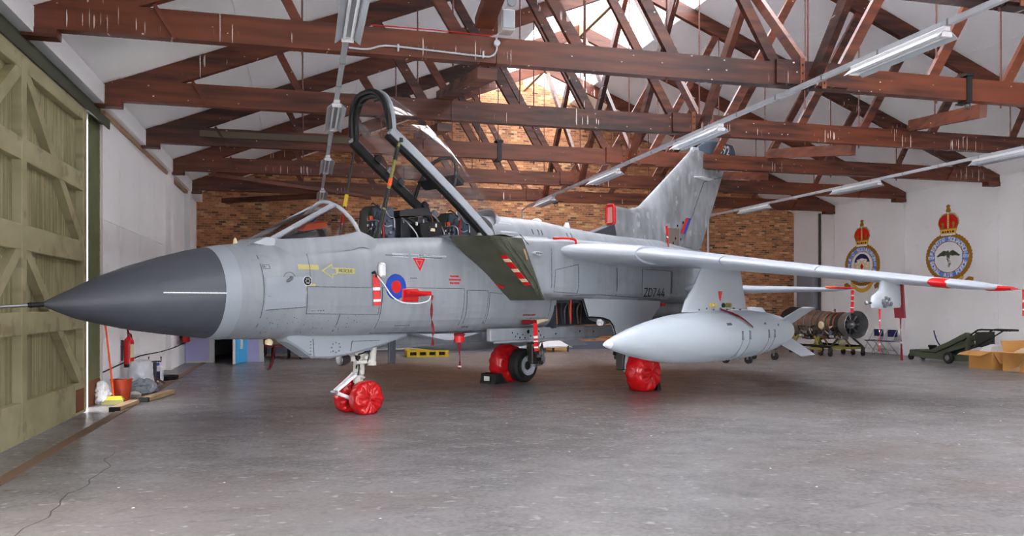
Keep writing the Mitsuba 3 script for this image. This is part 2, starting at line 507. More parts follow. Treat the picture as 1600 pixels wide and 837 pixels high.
HALF = XR - XC
under = Polygon([(XL + 0.03, 4), (XR - 0.03, 4), (XR - 0.03, roof_z(XR - 0.03) - 0.005), (XC, APEX - 0.02), (XL + 0.03, roof_z(XL + 0.03) - 0.005)])
below_chord = Polygon([(XL, 4), (XR, 4), (XR, roof_z(XR) - 0.35), (XC, APEX - 0.36), (XL, roof_z(XL) - 0.35)])
for i, y in enumerate(TRUSS_Y):
    t = thing('roof_truss', f'{ORD[i]} red-brown timber roof truss from the camera, {EXTRA[i]}', 'roof truss')
    for x0, x1, m in ((XL + 0.03, 2.70, WOOD), (2.71, XC - 0.012, WOOD), (XC + 0.012, XR - 0.03, WOOD)):
        add('bottom_chord', prism(sbox(x0, 5.19, x1, 5.565).intersection(under), XZ, y - 0.085, y + 0.085), m, t)
    for sg in (-1, 1):
        q = Polygon([(XC, APEX - 0.02), (XC + sg * (HALF - 0.03), roof_z(XR - 0.03) - 0.01), (XC + sg * (HALF - 0.03), roof_z(XR - 0.03) - 0.39), (XC, APEX - 0.40)])
        add('top_chord', prism(q.intersection(under.difference(sbox(-10, 0, 30, 5.19))), XZ, y - 0.065, y + 0.065), WOOD, t)
        for u, sl in ((0.62, 1.72), (2.4, 1.72), (3.95, 1.65), (5.75, 1.6), (8.0, 1.9)):
            zt = 5.55
            du = (APEX - 0.36 - SLOPE * u - zt) / (sl + SLOPE)
            p0, p1 = np.array([XC + sg * u, zt]), np.array([XC + sg * (u + du), zt + sl * du])
            d = (p1 - p0) / np.linalg.norm(p1 - p0)
            nn = np.array([-d[1], d[0]]) * (0.085 if u < 7 else 0.06)
            q = Polygon([p0 - nn - d * .1, p0 + nn - d * .1, p1 + nn + d * .15, p1 - nn + d * .15]).intersection(under).difference(sbox(-10, 0, 30, 5.56))
            add('strut', prism(q, XZ, y - 0.045, y + 0.045), WOOD, t)
        for u in (2.5, 3.85, 5.85, 7.95):
            zr = roof_z(XC + u) - 0.3
            add('tie_rod', cone((XC + sg * u, y, 5.12), (XC + sg * u, y, zr), 0.014, n=8), ROD, t)
        # heel shoe
        xh = XC + sg * (HALF - 0.03)
        add('heel_shoe', box(xh - sg * 0.42, y - 0.11, 5.08, xh, y + 0.11, 5.19), WOOD if i else DSTEEL, t)
        # packing cleat on the face of the heel
        c0 = np.array([XC + sg * 9.55, y - 0.10, 5.17])
        add('cleat', beam(c0, c0 + np.array([sg * 0.26, 0, 0.42]), 0.05, 0.1, (0, 1, 0)), WOOD, t)
    add('tie_rod', cone((XC, y, 5.15), (XC, y, 9.5), 0.016, n=8), ROD, t)
    # splice at the centre: side plates, iron straps with bolts
    for s in (-1, 1):
        add('splice_plate', box(XC - 0.66, y + s * 0.085, 5.22, XC + 0.66, y + s * 0.135, 5.60), WOOD, t)
    for u in (-0.20, 0.20):
        st = add('iron_strap', box(XC + u - 0.04, y - 0.15, 5.18, XC + u + 0.04, y - 0.134, 5.64), RUST, t)
        for z in (5.27, 5.40, 5.53):
            add('bolt', cone((XC + u, y - 0.15, z), (XC + u, y - 0.17, z), 0.017, n=8), DSTEEL, st)
    for u in (-0.62, 0.62):
        add('bearing_block', box(XC + u - 0.13, y - 0.08, 5.565, XC + u + 0.13, y + 0.08, 5.61), WOOD, t)
# long braces in the ridge plane, from the foot of one truss to the head of the next
for i, y in enumerate(TRUSS_Y):
    if i > 0:
        add('ridge_brace', beam((XC - 0.05, y - 0.24, 5.30), (XC - 0.05, TRUSS_Y[i - 1] + 0.12, 9.5), 0.12, 0.20, (0, 0, 1)), WOOD, None,
            f'red timber brace rising from the foot of the {ORD[i]} roof truss towards the camera', 'timber brace', 'braces along the ridge')
    if i < 5:
        add('ridge_brace', beam((XC + 0.09, y + 0.20, 5.60), (XC + 0.09, TRUSS_Y[i + 1] - 0.12, 9.5), 0.09, 0.17, (0, 0, 1)), WOOD, None,
            f'red timber brace rising from the foot of the {ORD[i]} roof truss away from the camera', 'timber brace', 'braces along the ridge')
# low braces lying between the bottom chords
for (p, q, w, h, lb) in (
        ((2.62, 15.3, 5.72), (2.62, 11.50, 5.10), 0.30, 0.16, 'dark timber brace between the second and third trusses, left of centre'),
        ((2.66, 18.98, 5.70), (2.62, 15.20, 5.10), 0.28, 0.14, 'dark timber brace between the third and fourth trusses, behind the canopy'),
        ((2.50, 11.2, 5.72), (2.50, 7.6, 6.6), 0.26, 0.16, 'dark timber brace rising towards the camera beside the emergency light'),
        ((13.05, 14.95, 5.66), (11.55, 11.5, 5.10), 0.12, 0.24, 'orange-brown timber brace between the second and third trusses, right of centre'),
        ((11.85, 18.65, 5.66), (11.72, 15.15, 5.10), 0.12, 0.24, 'brown timber brace between the third and fourth trusses, right of the fin'),
        ((11.85, 22.3, 5.66), (11.9, 18.85, 5.10), 0.12, 0.22, 'brown timber brace between the fourth and fifth trusses, beside the fin tip'),
        ((-2.4, 22.6, 5.145), (2.0, 26.0, 5.145), 0.20, 0.09, 'sunlit orange timber brace running diagonally under the far left trusses'),
        ((-2.5, 27.2, 5.02), (0.40, 25.3, 5.02), 0.20, 0.15, 'dark timber brace crossing under the far left trusses by the brick wall')):
    add('low_brace', beam(p, q, w, h), WOOD, None, lb, 'timber brace')
add('shelf_board', box(-2.2, 18.60, 5.36, 1.1, 18.64, 5.50), mat('old_board', lin(84, 72, 58), .7), None, 'dull weathered board fixed along the fourth truss, upper left', 'board')
# ---------------------------------------------------------------- the green sliding door in the left wall
def doorf_fn(p, n, uv):
    a = fbm(p.y * 2.0, p.z * 3.0, 5.0, 4)
    c = mix((0.245, 0.225, 0.122), (0.38, 0.355, 0.21), a)
    return mix(c, (0.20, 0.15, 0.09), smoothstep(0.62, 0.8, fbm(p.y * 5.0, p.z * 5.0, 2.0, 3)) * 0.5)


DOORF = mat('door_frame', doorf_fn, 0.55)
dx0, dx1 = XL + 0.01, XL + 0.07          # boards
dr_ = thing('door_1', 'large green boarded sliding door with braced framing', None, kind='structure')
y = 6.6
while y < 13.85:
    y1 = min(y + 0.112, 13.87)
    add('board', box(dx0, y + 0.002, 0.05, dx1 - 0.012 + rnd.uniform(-.002, .002), y1 - 0.002, 4.80), DOOR, dr_)
    y = y1
fx0, fx1 = dx1 - 0.015, dx1 + 0.10
for z0, z1 in ((0.012, 0.50), (1.32, 1.60), (2.36, 2.68), (3.46, 3.74), (4.56, 4.82)):
    add('rail', rbox(fx0, 6.6, z0, fx1, 13.88, z1, 0.008), DOORF, dr_)
for yy in (13.80, 11.0, 8.2, 6.7):
    add('stile', rbox(fx0, yy - 0.09, 0.05, fx1 + 0.006, yy + 0.09, 4.82, 0.008), DOORF, dr_)
for ya, yb in ((11.08, 13.72), (10.92, 8.28)):
    for z0, z1 in ((0.46, 2.40), (2.64, 4.60)):
        add('brace', beam((fx0 + .055, ya, z1), (fx0 + .055, yb, z0), 0.17, 0.108, (1, 0, 0)), DOORF, dr_)
add('kick_plate', box(fx1, 13.30, 0.06, fx1 + 0.01, 13.72, 0.40), RUST, dr_)
pt = thing('trim_3', 'dark green post at the edge of the doorway', None, kind='structure')
add('post', rbox(XL - 0.36, 14.54, 0, XL + 0.05, 15.30, 5.0, 0.015), GREEN, pt)
add('foot', box(XL - 0.3, 14.545, 0, XL + 0.056, 15.29, 0.42), RUST, pt)
add('reveal', box(XL - 0.36, 14.52, 0.0, XL + 0.045, 14.54, 4.9), WHITE, pt)
add('latch', cat_([box(XL + 0.05, 14.62, 1.42, XL + 0.08, 14.95, 1.52), cone((XL + .08, 14.8, 1.47), (XL + .12, 14.8, 1.47), 0.03, n=10)]), DSTEEL, pt)
hd = thing('trim_4', 'green boarded track housing above the sliding door, with shade painted into its colour', None, kind='structure')
for x0, z0, x1, z1 in ((XL, 5.0, XL + .05, 5.11), (XL, 4.93, XL + .09, 4.995), (XL, 4.84, XL + .13, 4.925), (XL + .175, 4.76, XL + .20, 4.92)):
    add('board', box(x0, 5.0, z0, x1, 15.35, z1), HEADER, hd)
add('track', box(XL + 0.06, 6.0, 4.825, XL + 0.11, 14.4, 4.84), DSTEEL, hd)
tag(add('trim_5', box(-2.88, 3.5, 0.0, -2.74, 26.0, 0.012), mat('gutter', lin(104, 84, 68), 0.8)), 'rusty brown floor channel running beside the left wall', kind='structure')

# ---------------------------------------------------------------- fluorescent lighting
LRUNS = (('left', 0.52, 6.5, 27.2), ('middle', 7.46, 5.5, 26.6), ('right', 14.98, 9.0, 27.7))
for nm, x, y0, y1 in LRUNS:
    pos = {'left': 'passing just left of the raised canopy', 'middle': 'running down the middle of the roof', 'right': 'nearest the right wall'}[nm]
    t = thing('lighting_trunking', f'galvanised lighting trunking {pos}', 'trunking')
    add('channel', box(x - 0.035, y0, 5.03, x + 0.035, y1, 5.10), GALV, t)
    for yy in np.arange(y0 + 1.2, y1, 1.2):
        add('joint_band', box(x - 0.04, yy, 5.025, x + 0.04, yy + 0.03, 5.105), STEEL, t)
    if nm == 'middle':
        add('drop', tube(arc([(x, y1, 5.06), (x + .1, y1 + .9, 5.06), (x + .2, y1 + 1.3, 4.95), (x + .2, y1 + 1.32, 3.0)], 6), 0.03, 8), GALV, t)
    if nm == 'right':
        add('drop', box(x - .03, y1, 1.2, x + .03, y1 + .05, 5.08), GALV, t)
    for k, (a, b) in enumerate(((7.95, 9.65), (13.3, 15.2), (18.3, 20.25), (23.6, 25.4))):
        if nm == 'right' and k == 0:
            continue
        if nm == 'left' and k == 0:
            a, b = 8.1, 10.0
        f = thing('fluorescent_light', f'twin-tube fluorescent batten, {["nearest", "second", "third", "farthest"][k]} on the {nm} trunking', 'light', 'fluorescent battens under the roof')
        add('spine', rbox(x - 0.05, a, 4.97, x + 0.05, b, 5.03, 0.008), WHITE, f)
        prof = [(-0.15, 4.955), (-0.155, 4.962), (-0.055, 5.045), (0.055, 5.045), (0.155, 4.962), (0.15, 4.955), (0.05, 5.034), (-0.05, 5.034)]
        add('reflector', prism(Polygon([(x + u, z - .07) for u, z in prof]), XZ, a, b), LGREY, f)
        for s in (-1, 1):
            add('tube', cone((x + s * 0.045, a + 0.04, 4.93), (x + s * 0.045, b - 0.04, 4.93), 0.018, n=10), WHITEG, f)
        for yy in (a + .02, b - .02):
            add('lamp_holder', box(x - 0.075, yy - .015, 4.905, x + 0.075, yy + .015, 4.965), WHITE, f)

# emergency light on the second truss, with its conduit
el_ = thing('emergency_light', 'grey emergency light with twin lamp heads on the second roof truss', 'light')
add('case', rbox(2.72, 11.02, 5.60, 2.92, 11.27, 5.90, 0.015), OFFW, el_)
add('case_lid', rbox(2.73, 11.0, 5.62, 2.91, 11.03, 5.88, 0.01), LGREY, el_)
for dxx in (-0.06, 0.08):
    add('lamp_head', lathe([(0, -.01), (.07, -.01), (.075, .05), (.05, .10), (0, .11)], (2.80 + dxx, 11.05, 6.0 + dxx * .4), (0.1, 1, 0.1), 16), LGREY, el_)
cd = thing('conduit', 'thin pale electrical conduit clipped along the face of the second truss', 'conduit')
yq = 11.25
add('pipe', tube(arc([(0.60, yq, 5.24), (0.85, yq, 5.24), (1.05, yq, 5.30), (1.3, yq, 5.31), (2.40, yq, 5.27), (2.62, yq, 5.28), (2.70, yq, 5.38), (2.70, yq, 5.55), (2.75, yq - .08, 5.66)], 5), 0.014, 8), GALV, cd)
add('junction_box', cone((2.70, yq - .04, 5.47), (2.70, yq + .02, 5.47), 0.045), GALV, cd)
for xx in (1.28, 2.50):
    add('clip', box(xx - .012, yq - .025, 5.24, xx + .012, yq + .02, 5.34), GALV, cd)
add('red_cable', tube(arc([(0.9, 11.26, 5.585), (1.8, 11.26, 5.59), (2.5, 11.26, 5.58), (2.66, 11.26, 5.60)], 5), 0.008, 6), RED, None, 'thin red cable along the top of the second truss', 'cable')
for x, y, lb in ((11.02, 11.36, 'black iron clamp on the second truss, upper right'), (4.55, 18.74, 'black iron clamp on the fourth truss, above the canopy hinge'), (8.35, 26.10, 'small black clamp on the truss nearest the brick gable')):
    c = thing('beam_clamp', lb, 'clamp')
    add('strap', cat_([box(x - .05, y - .11, 5.15, x + .05, y - .086, 5.62), box(x - .05, y + .086, 5.15, x + .05, y + .11, 5.62)]), SOFTB, c)
    add('saddle', cat_([box(x - .09, y - .12, 5.60, x + .09, y + .12, 5.64), box(x - .09, y - .12, 5.14, x + .05, y + .12, 5.17)]), SOFTB, c)
    add('eye', tube([(x + .05 * math.cos(a) - .03, y - .1, 5.08 + .05 * math.sin(a)) for a in np.linspace(0, 6.28, 13)], 0.012, 6), DSTEEL, c)
# pipes on the far walls
add('wall_pipe', cone((13.05, YB - .06, 0.3), (13.05, YB - .06, 5.1), 0.035, n=10), GALV, None, 'pale vertical pipe on the brick wall just right of the tail fin', 'pipe')
add('wall_pipe', cone((XR - .05, 26.9, 0.0), (XR - .05, 26.9, 5.2), 0.05, n=10), DSTEEL, None, 'dark vertical pipe at the far end of the white right wall', 'pipe')
add('cable_tray', box(13.4, YB - .09, 3.35, XR - .2, YB - .01, 3.43), MGREY, None, 'grey cable tray along the brick wall above the drop tank', 'cable tray')
gb = thing('switch_cabinet', 'grey metal switch cabinet on the wall behind the engine exhaust', 'cabinet')
add('case', rbox(XR - .25, 27.0, 1.0, XR - .02, 28.1, 3.0, .01), MGREY, gb)
add('door', rbox(XR - .27, 27.1, 1.1, XR - .25, 28.0, 2.9, .005), MGREY, gb)

# ---------------------------------------------------------------- squadron badges on the right wall
def badge(yc, zc, kind, label):
    t = thing('squadron_badge', label, 'badge', 'painted squadron badges')
    X0 = XR - 0.004

    def fn(u, v, d):
        return np.stack([X0 - d, yc - u, zc + v], 1)
    ux, uz = 0.915, 0.745     # wreath half-axes

    def ell(a, b, n=64, scall=0.0, k=40):
        th = np.linspace(0, 2 * np.pi, n, endpoint=False)
        r = 1 + scall * (np.abs(np.sin(th * k / 2)))
        return Polygon(np.stack([a * r * np.cos(th), b * r * np.sin(th)], 1))
    add('wreath', prism(ell(ux * .97, uz * .97, 240, 0.045, 44).difference(ell(0.775, 0.63)), fn, 0, 0.02), GOLD, t)
    add('ring', prism(ell(0.79, 0.64).difference(ell(0.585, 0.475)), fn, 0, 0.014), CRESTB, t)
    for a, b in ((0.80, 0.65), (0.60, 0.49)):
        add('rim', prism(ell(a, b).difference(ell(a - .025, b - .02)), fn, 0, 0.022), GOLD if a > .7 else COPPER, t)
    add('field', prism(ell(0.58, 0.47), fn, 0, 0.012), WHITE, t)

    def ringtext(txt, a0, a1, inward=False):
        n = len(txt)
        for i, ch in enumerate(txt):
            if ch == ' ':
                continue
            a = math.radians(a0 + (a1 - a0) * i / max(n - 1, 1))
            m = meshkit.text_mesh(ch, 0.15, 0.006, True)
            v = m.vertices
            w = v[:, 0].max() + v[:, 0].min()
            x, z = (v[:, 0] - w / 2) * 0.92, v[:, 1] - 0.075
            tx, tz = -0.688 * math.sin(a), 0.558 * math.cos(a)
            tl = math.hypot(tx, tz)
            ex, ez = (-tx / tl, -tz / tl) if not inward else (tx / tl, tz / tl)
            nx, nz = (-ez, ex)
            px, pz = 0.688 * math.cos(a), 0.558 * math.sin(a)
            P = fn(px + ex * x + nx * z, pz + ez * x + nz * z, 0.013 + v[:, 2])
            add('letter', trimesh.Trimesh(P, m.faces, process=False), WHITE, t)
    if kind == 'fighter':
        ringtext('FIGHTER SQUADRON', 166, 14)
        ringtext('ROYAL AIR FORCE', 198, 342, True)
        for s in (-1, 1):
            m = meshkit.text_mesh('XXV', 0.095, 0.006, True)
            v = m.vertices
            P = fn(v[:, 0] - v[:, 0].max() / 2 + s * 0.69, v[:, 1] - 0.048, 0.019 + v[:, 2])
            add('number_panel', prism(sbox(s * .69 - .15, -.10, s * .69 + .15, .10), fn, 0, 0.019), CRESTB, t)
            add('number', trimesh.Trimesh(P, m.faces, process=False), WHITE, t)
        wingp = [(.04, .07), (.08, .18), (.18, .21), (.32, .14), (.47, .04), (.40, .025), (.30, .045), (.16, .03)]
        b = unary_union([Polygon([(s * x, y) for x, y in wingp]) for s in (-1, 1)] + [Polygon([(-.06, .14), (.06, .14), (.06, .0), (.02, -.06), (-.03, -.06), (-.06, .0)]), Point(-.02, .16).buffer(.045), Polygon([(-.05, .18), (-.09, .15), (-.05, .14)])])
        bd = add('bird', prism(b, fn, 0, 0.018), ARMY, t)
        for s in (-1, 1):
            for k in range(6):
                x0, y0 = .13 + .05 * k, .175 - .022 * k
                add('feather', prism(Polygon([(s * x0, y0), (s * (x0 + .012), y0), (s * (x0 + .045), y0 - .10 + .008 * k), (s * (x0 + .030), y0 - .10 + .008 * k)]), fn, 0, 0.021), OLIVE, bd)
        gl = Polygon([(-.05, -.02), (.03, -.03), (.05, -.15), (.10, -.22), (.02, -.30), (-.02, -.26), (.02, -.2), (-.03, -.12)])
        gk = add('gauntlet', prism(gl.buffer(.014), fn, 0, 0.015), SOFTB, t, label='black and white gauntlet')
        add('glove', prism(gl, fn, 0, 0.018), WHITE, gk)
        for q in ([(-.04, -.05), (.0, -.06), (.03, -.15), (-.01, -.13)], [(.03, -.17), (.08, -.22), (.02, -.29), (.03, -.23)]):
            add('strap', prism(Polygon(q), fn, 0, 0.021), SOFTB, gk)
    elif kind == 'army':
        ringtext('A.C.SQUADRON', 158, 18)
        ringtext('ROYAL AIR FORCE', 200, 340, True)
        for s in (-1, 1):
            m = meshkit.text_mesh('II', 0.12, 0.006, True)
            v = m.vertices
            add('number', trimesh.Trimesh(fn(v[:, 0] - v[:, 0].max() / 2 + s * 0.69, v[:, 1] - 0.06, 0.015 + v[:, 2]), m.faces, process=False), WHITE, t)
        arcp = ell(.42, .40).difference(ell(.30, .24)).intersection(sbox(-1, .10, 1, 1))
        add('arch', prism(arcp, fn, 0, 0.016), NAVY, t)
        knot = unary_union([affinity.rotate(ell(.36, .13), a, origin=(0, 0)).difference(affinity.rotate(ell(.30, .085), a, origin=(0, 0))) for a in (0, 45, -45)])
        knot = affinity.translate(unary_union([knot, ell(.2, .19).difference(ell(.155, .145))]), 0, -.06)
        add('knot', prism(knot, fn, 0, 0.018), CREAM, t)
        add('centre_diamond', prism(Polygon([(0, .05), (.09, -.06), (0, -.17), (-.09, -.06)]), fn, 0, 0.02), RED, t)
        for s in (-1, 1):
            add('end_piece', prism(sbox(s * .37 - .06, -.2, s * .37 + .06, .08), fn, 0, 0.017), CREAM, t)
    # scroll under the wreath
    for s in (-1, 1):
        add('scroll_end', prism(Polygon([(s * .62, -.74), (s * .80, -.62), (s * .95, -.66), (s * .93, -.82), (s * .82, -.86), (s * .80, -.76), (s * .70, -.86)]), fn, 0, 0.024), GOLD, t)
    band = ell(.78, .98).difference(ell(.70, .84)).intersection(sbox(-.75, -1.2, .75, -.62))
    add('scroll', prism(band, fn, 0, 0.022), GOLDL, t)
    # crown
    def fc(u, v, d):
        return fn(u * .92, .80 + (v - .70) * .84, d)
    cz = 0.70
    cr = add('crown', prism(Polygon([(-.30, cz - .14), (.30, cz - .14), (.36, cz + .10), (.46, cz + .30), (.42, cz + .48), (.26, cz + .64), (0, cz + .70), (-.26, cz + .64), (-.42, cz + .48), (-.46, cz + .30), (-.36, cz + .10)]), fc, 0, 0.018), GOLD, t)
    for s in (-1, 1):
        add('cap', prism(Polygon([(s * .05, cz + .12), (s * .32, cz + .14), (s * .42, cz + .32), (s * .37, cz + .46), (s * .22, cz + .58), (s * .05, cz + .60)]), fc, 0, 0.021), RED, cr)
        add('lily', prism(Polygon([(s * .18, cz + .12), (s * .28, cz + .12), (s * .26, cz + .2), (s * .31, cz + .28), (s * .23, cz + .36), (s * .16, cz + .26), (s * .2, cz + .2)]), fc, 0, 0.024), GOLD, cr)
    add('arch_band', prism(sbox(-.035, cz + .1, .035, cz + .70), fc, 0, 0.024), GOLDL, cr)
    pearls = [Point(0, cz + .12 + .075 * k).buffer(.018, 4) for k in range(8)] + [Point(.46 * math.cos(a), cz + .26 + .42 * math.sin(a)).buffer(.017, 4) for a in np.linspace(0.1, 3.04, 20)]
    add('pearls', prism(unary_union(pearls), fc, 0, 0.028), WHITE, cr, kind='stuff')
    add('band', prism(Polygon([(-.32, cz - .12), (.32, cz - .12), (.36, cz + .08), (-.36, cz + .08)]), fc, 0, 0.022), GOLDL, cr)
    for k, x in enumerate((-.22, -.11, 0, .11, .22)):
        add('jewel', prism(Point(x, cz - .02).buffer(.036, 5), fc, 0, 0.027), (SOFTB, RED)[k % 2], cr)
    add('ermine', prism(sbox(-.31, cz - .16, .31, cz - .09), fc, 0, 0.025), WHITE, cr)
    add('orb', prism(unary_union([Polygon([(-.06, cz + .68), (.06, cz + .68), (.10, cz + .76), (.05, cz + .86), (-.05, cz + .86), (-.10, cz + .76)]), Point(0, cz + .92).buffer(.06, 6), sbox(-.09, cz + .90, .09, cz + .94)]), fc, 0, 0.024), GOLD, cr)


badge(20.56, 3.16, 'fighter', 'painted fighter squadron badge with a crown and a spread-winged bird, over the green trolley')
badge(24.52, 3.10, 'army', 'painted squadron badge with a crown and a knot device, over the jet engine')
badge(16.72, 3.14, 'plain', 'squadron badge cut off by the right edge, only its gold rim showing')
# ---------------------------------------------------------------- the jet: built in its own frame (s aft from the nose wheel, t to port, z up)
ATH = math.radians(56.6)
AR, AL, AO = np.array([math.sin(ATH), math.cos(ATH), 0]), np.array([math.cos(ATH), -math.sin(ATH), 0]), np.array([0.799, 12.71, 0])


def A(m):
    """From the jet's frame to the hall."""
    v = np.asarray(m.vertices)
    w = AO + v[:, :1] * AR + v[:, 1:2] * AL + v[:, 2:3] * np.array([0, 0, 1.0])
    return trimesh.Trimesh(w, np.asarray(m.faces)[:, ::-1], process=False)


def adda(name, mesh, m, parent=None, *a, **k):
    if isinstance(mesh, (list, tuple)):
        mesh = cat_(mesh)
    return add(name, A(mesh), m, parent, *a, **k)


def wp(s, t, z):
    return AO + s * AR + t * AL + np.array([0, 0, z])


jet = thing('fighter_jet', 'grey swing-wing two-seat jet fighter with its long canopy raised', 'jet fighter')


def ring(s, zc, h, w, n=2.0, N=56, shear=None):
    a = np.linspace(0, 2 * np.pi, N, endpoint=False)
    c, d = np.cos(a), np.sin(a)
    t = w * np.sign(c) * np.abs(c) ** (2 / n)
    z = zc + h * np.sign(d) * np.abs(d) ** (2 / n)
    ss = np.full(N, float(s)) if shear is None else shear(t, z)
    return np.stack([ss, t, z], 1)


# (s, top, bottom, half-width, squareness) of the front fuselage
FUS = np.array([[-2.50, 2.455, 1.245, 0.605, 2.0], [-2.30, 2.495, 1.225, 0.635, 2.0], [-2.00, 2.54, 1.215, 0.66, 2.08], [-1.60, 2.64, 1.205, 0.675, 2.3], [-1.10, 2.72, 1.20, 0.685, 2.6],
                [-0.40, 2.79, 1.20, 0.69, 2.9], [0.70, 2.86, 1.20, 0.70, 3.1], [2.0, 2.93, 1.20, 0.71, 3.2], [2.8, 3.05, 1.20, 0.73, 3.2], [4.05, 3.05, 1.20, 0.76, 3.4]])


def fus(s):
    return [np.interp(s, FUS[:, 0], FUS[:, k]) for k in range(1, 5)]


def side(s, z, off=0.0):
    """The port side of the front fuselage: t at (s, z)."""
    top, bot, w, n = fus(s)
    zc, h = (top + bot) / 2, (top - bot) / 2
    return w * np.maximum(1 - np.abs((z - zc) / h) ** n, 0) ** (1 / n) + off


def skin(poly, off0=0.001, off1=0.005, step=0.12, surf=None):
    """A thin plate of the outline poly(s, z) following the port side."""
    surf = surf or side
    out = []
    for g in getattr(poly, 'geoms', [poly]):
        if g.geom_type != 'Polygon' or g.is_empty:
            continue
        x0, z0, x1, z1 = g.bounds
        nx, nz = max(1, int((x1 - x0) / step)), max(1, int((z1 - z0) / step))
        cells = []
        for i in range(nx):
            for j in range(nz):
                c = g.intersection(sbox(x0 + (x1 - x0) * i / nx, z0 + (z1 - z0) * j / nz, x0 + (x1 - x0) * (i + 1) / nx, z0 + (z1 - z0) * (j + 1) / nz)) if nx * nz > 1 else g
                cells += [q for q in getattr(c, 'geoms', [c]) if q.geom_type == 'Polygon' and q.area > 1e-9]
        for q in cells:
            m = trimesh.creation.extrude_polygon(q, 1.0, engine='earcut')
            v = m.vertices
            t = surf(v[:, 0], v[:, 1]) + off0 + (off1 - off0) * v[:, 2]
            m = trimesh.Trimesh(np.stack([v[:, 0], t, v[:, 1]], 1), m.faces, process=False)
            if m.volume < 0:
                m.invert()
            out.append(m)
    return cat_(out)


def skintext(txt, s, z, h, off=0.002, surf=None, bold=False, slant=0.0):
    m = meshkit.text_mesh(txt, h, 0.002, bold)
    v = m.vertices
    S, Z = s + v[:, 0] + slant * v[:, 1], z + v[:, 1]
    t = (surf or side)(S, Z) + off + v[:, 2]
    return trimesh.Trimesh(np.stack([S, t, Z], 1), m.faces[:, ::-1], process=False)


# radome and pitot probe
RADO = [(-4.45, 0.018, 1.70), (-4.32, 0.083, 1.705), (-4.10, 0.185, 1.715), (-3.86, 0.28, 1.745), (-3.48, 0.40, 1.78), (-3.08, 0.495, 1.815), (-2.75, 0.565, 1.84), (-2.505, 0.606, 1.85)]
adda('radome', loft([ring(s, z, r, r, 2.0, 48) for s, r, z in RADO]), RADOME, jet, label='dark grey pointed radome', smooth=40)
pp = adda('pitot_probe', lathe([(0, 0), (.010, 0.0), (.017, .75), (.02, 1.15)], (-5.66, 0, 1.622), (0.995, 0, 0.062), 14), STEEL, jet, label='bare metal pitot probe', smooth=40)
adda('probe_base', lathe([(.021, 0), (.034, .04), (.03, .05), (.026, .18)], (-4.60, 0, 1.688), (0.995, 0, 0.062), 14), SOFTB, pp, smooth=30)
adda('nose_ring', loft([ring(-2.505, 1.85, .609, .609), ring(-2.30, 1.86, .640, .640)]), RINGG, jet, label='pale grey band behind the radome', smooth=40)
for a in (0.18, math.pi - .18):
    pass
adda('lightning_strip', [skin(sbox(-3.25, 1.835, -2.50, 1.850), 0.0, 0.006, 0.08, lambda s, z: np.interp(s, [r[0] for r in RADO], [r[1] for r in RADO]) + 0.0 * z)], WHITE, jet, label='thin white strip along the radome')

# front fuselage with the cockpit cut out
secs = [ring(s, (a + b) / 2, (a - b) / 2, w, n, 64) for s in np.concatenate([FUS[:, 0], [-1.85, -1.35, -0.75, 0.15, 1.35, 2.4, 3.4]]) for a, b, w, n in [fus(s)]]
secs.sort(key=lambda r: r[0, 0])
fm = loft(secs)
man = manifold3d.Manifold(manifold3d.Mesh(np.asarray(fm.vertices, np.float32), np.asarray(fm.faces, np.uint32)))
if man.volume() < 0 or man.is_empty():
    fm.invert()
    man = manifold3d.Manifold(manifold3d.Mesh(np.asarray(fm.vertices, np.float32), np.asarray(fm.faces, np.uint32)))
cut = manifold3d.Manifold.cube([3.62, 0.98, 2.0]).translate([-0.92, -0.49, 1.95]) + manifold3d.Manifold.hull_points(np.array([[-1.52, -.34, 2.30], [-1.52, .34, 2.30], [-1.52, -.34, 3.2], [-1.52, .34, 3.2], [-.85, -.49, 2.2], [-.85, .49, 2.2], [-.85, -.49, 3.2], [-.85, .49, 3.2]]))
fuse = adda('front_fuselage', tm(man - cut), GREY, jet, smooth=35)
ck = adda('cockpit_tub', cat_([box(-1.4, -.485, 1.96, 2.68, .485, 2.0), box(-1.0, .47, 1.96, 2.68, .486, 2.60), box(-1.0, -.486, 1.96, 2.68, -.47, 2.60), box(2.64, -.48, 1.96, 2.68, .48, 2.85), box(0.95, -.48, 1.96, 1.0, .48, 2.72)]), SOFTB, jet, label='black cockpit interior')
for i, z in enumerate((2.3, 2.62)):
    for s in (-1, 1):
        adda('side_console', rbox(-.9 if i == 0 else -.6, s * .48 - .06, z - .1, 0.9, s * .48 + .06 if s < 0 else .46, z - .02, .01) if i == 0 else rbox(1.05, s * .40 - .06, 2.2, 2.5, s * .40 + .06, 2.3, .01), DGREY, ck)

# centre and rear fuselage box with the raked intakes
TOPC = lambda s: np.interp(s, [1, 2.4, 4, 7.3, 9.5, 11.6], [2.78, 2.83, 2.91, 2.95, 2.92, 2.75])
BOTC = lambda s: np.interp(s, [1, 2.7, 4, 7.3, 9.5, 11.6], [1.80, 1.80, 1.77, 1.71, 1.70, 1.80])
WC = lambda s: np.interp(s, [1, 2.4, 4, 9, 11.6], [1.30, 1.31, 1.33, 1.30, 1.02])


def rake(t, z):
    a = np.clip((np.abs(t) - .70) / .60, 0, 1.05)
    return 1.37 + .28 * a + (2.80 - z) * (1.40 - .12 * a)


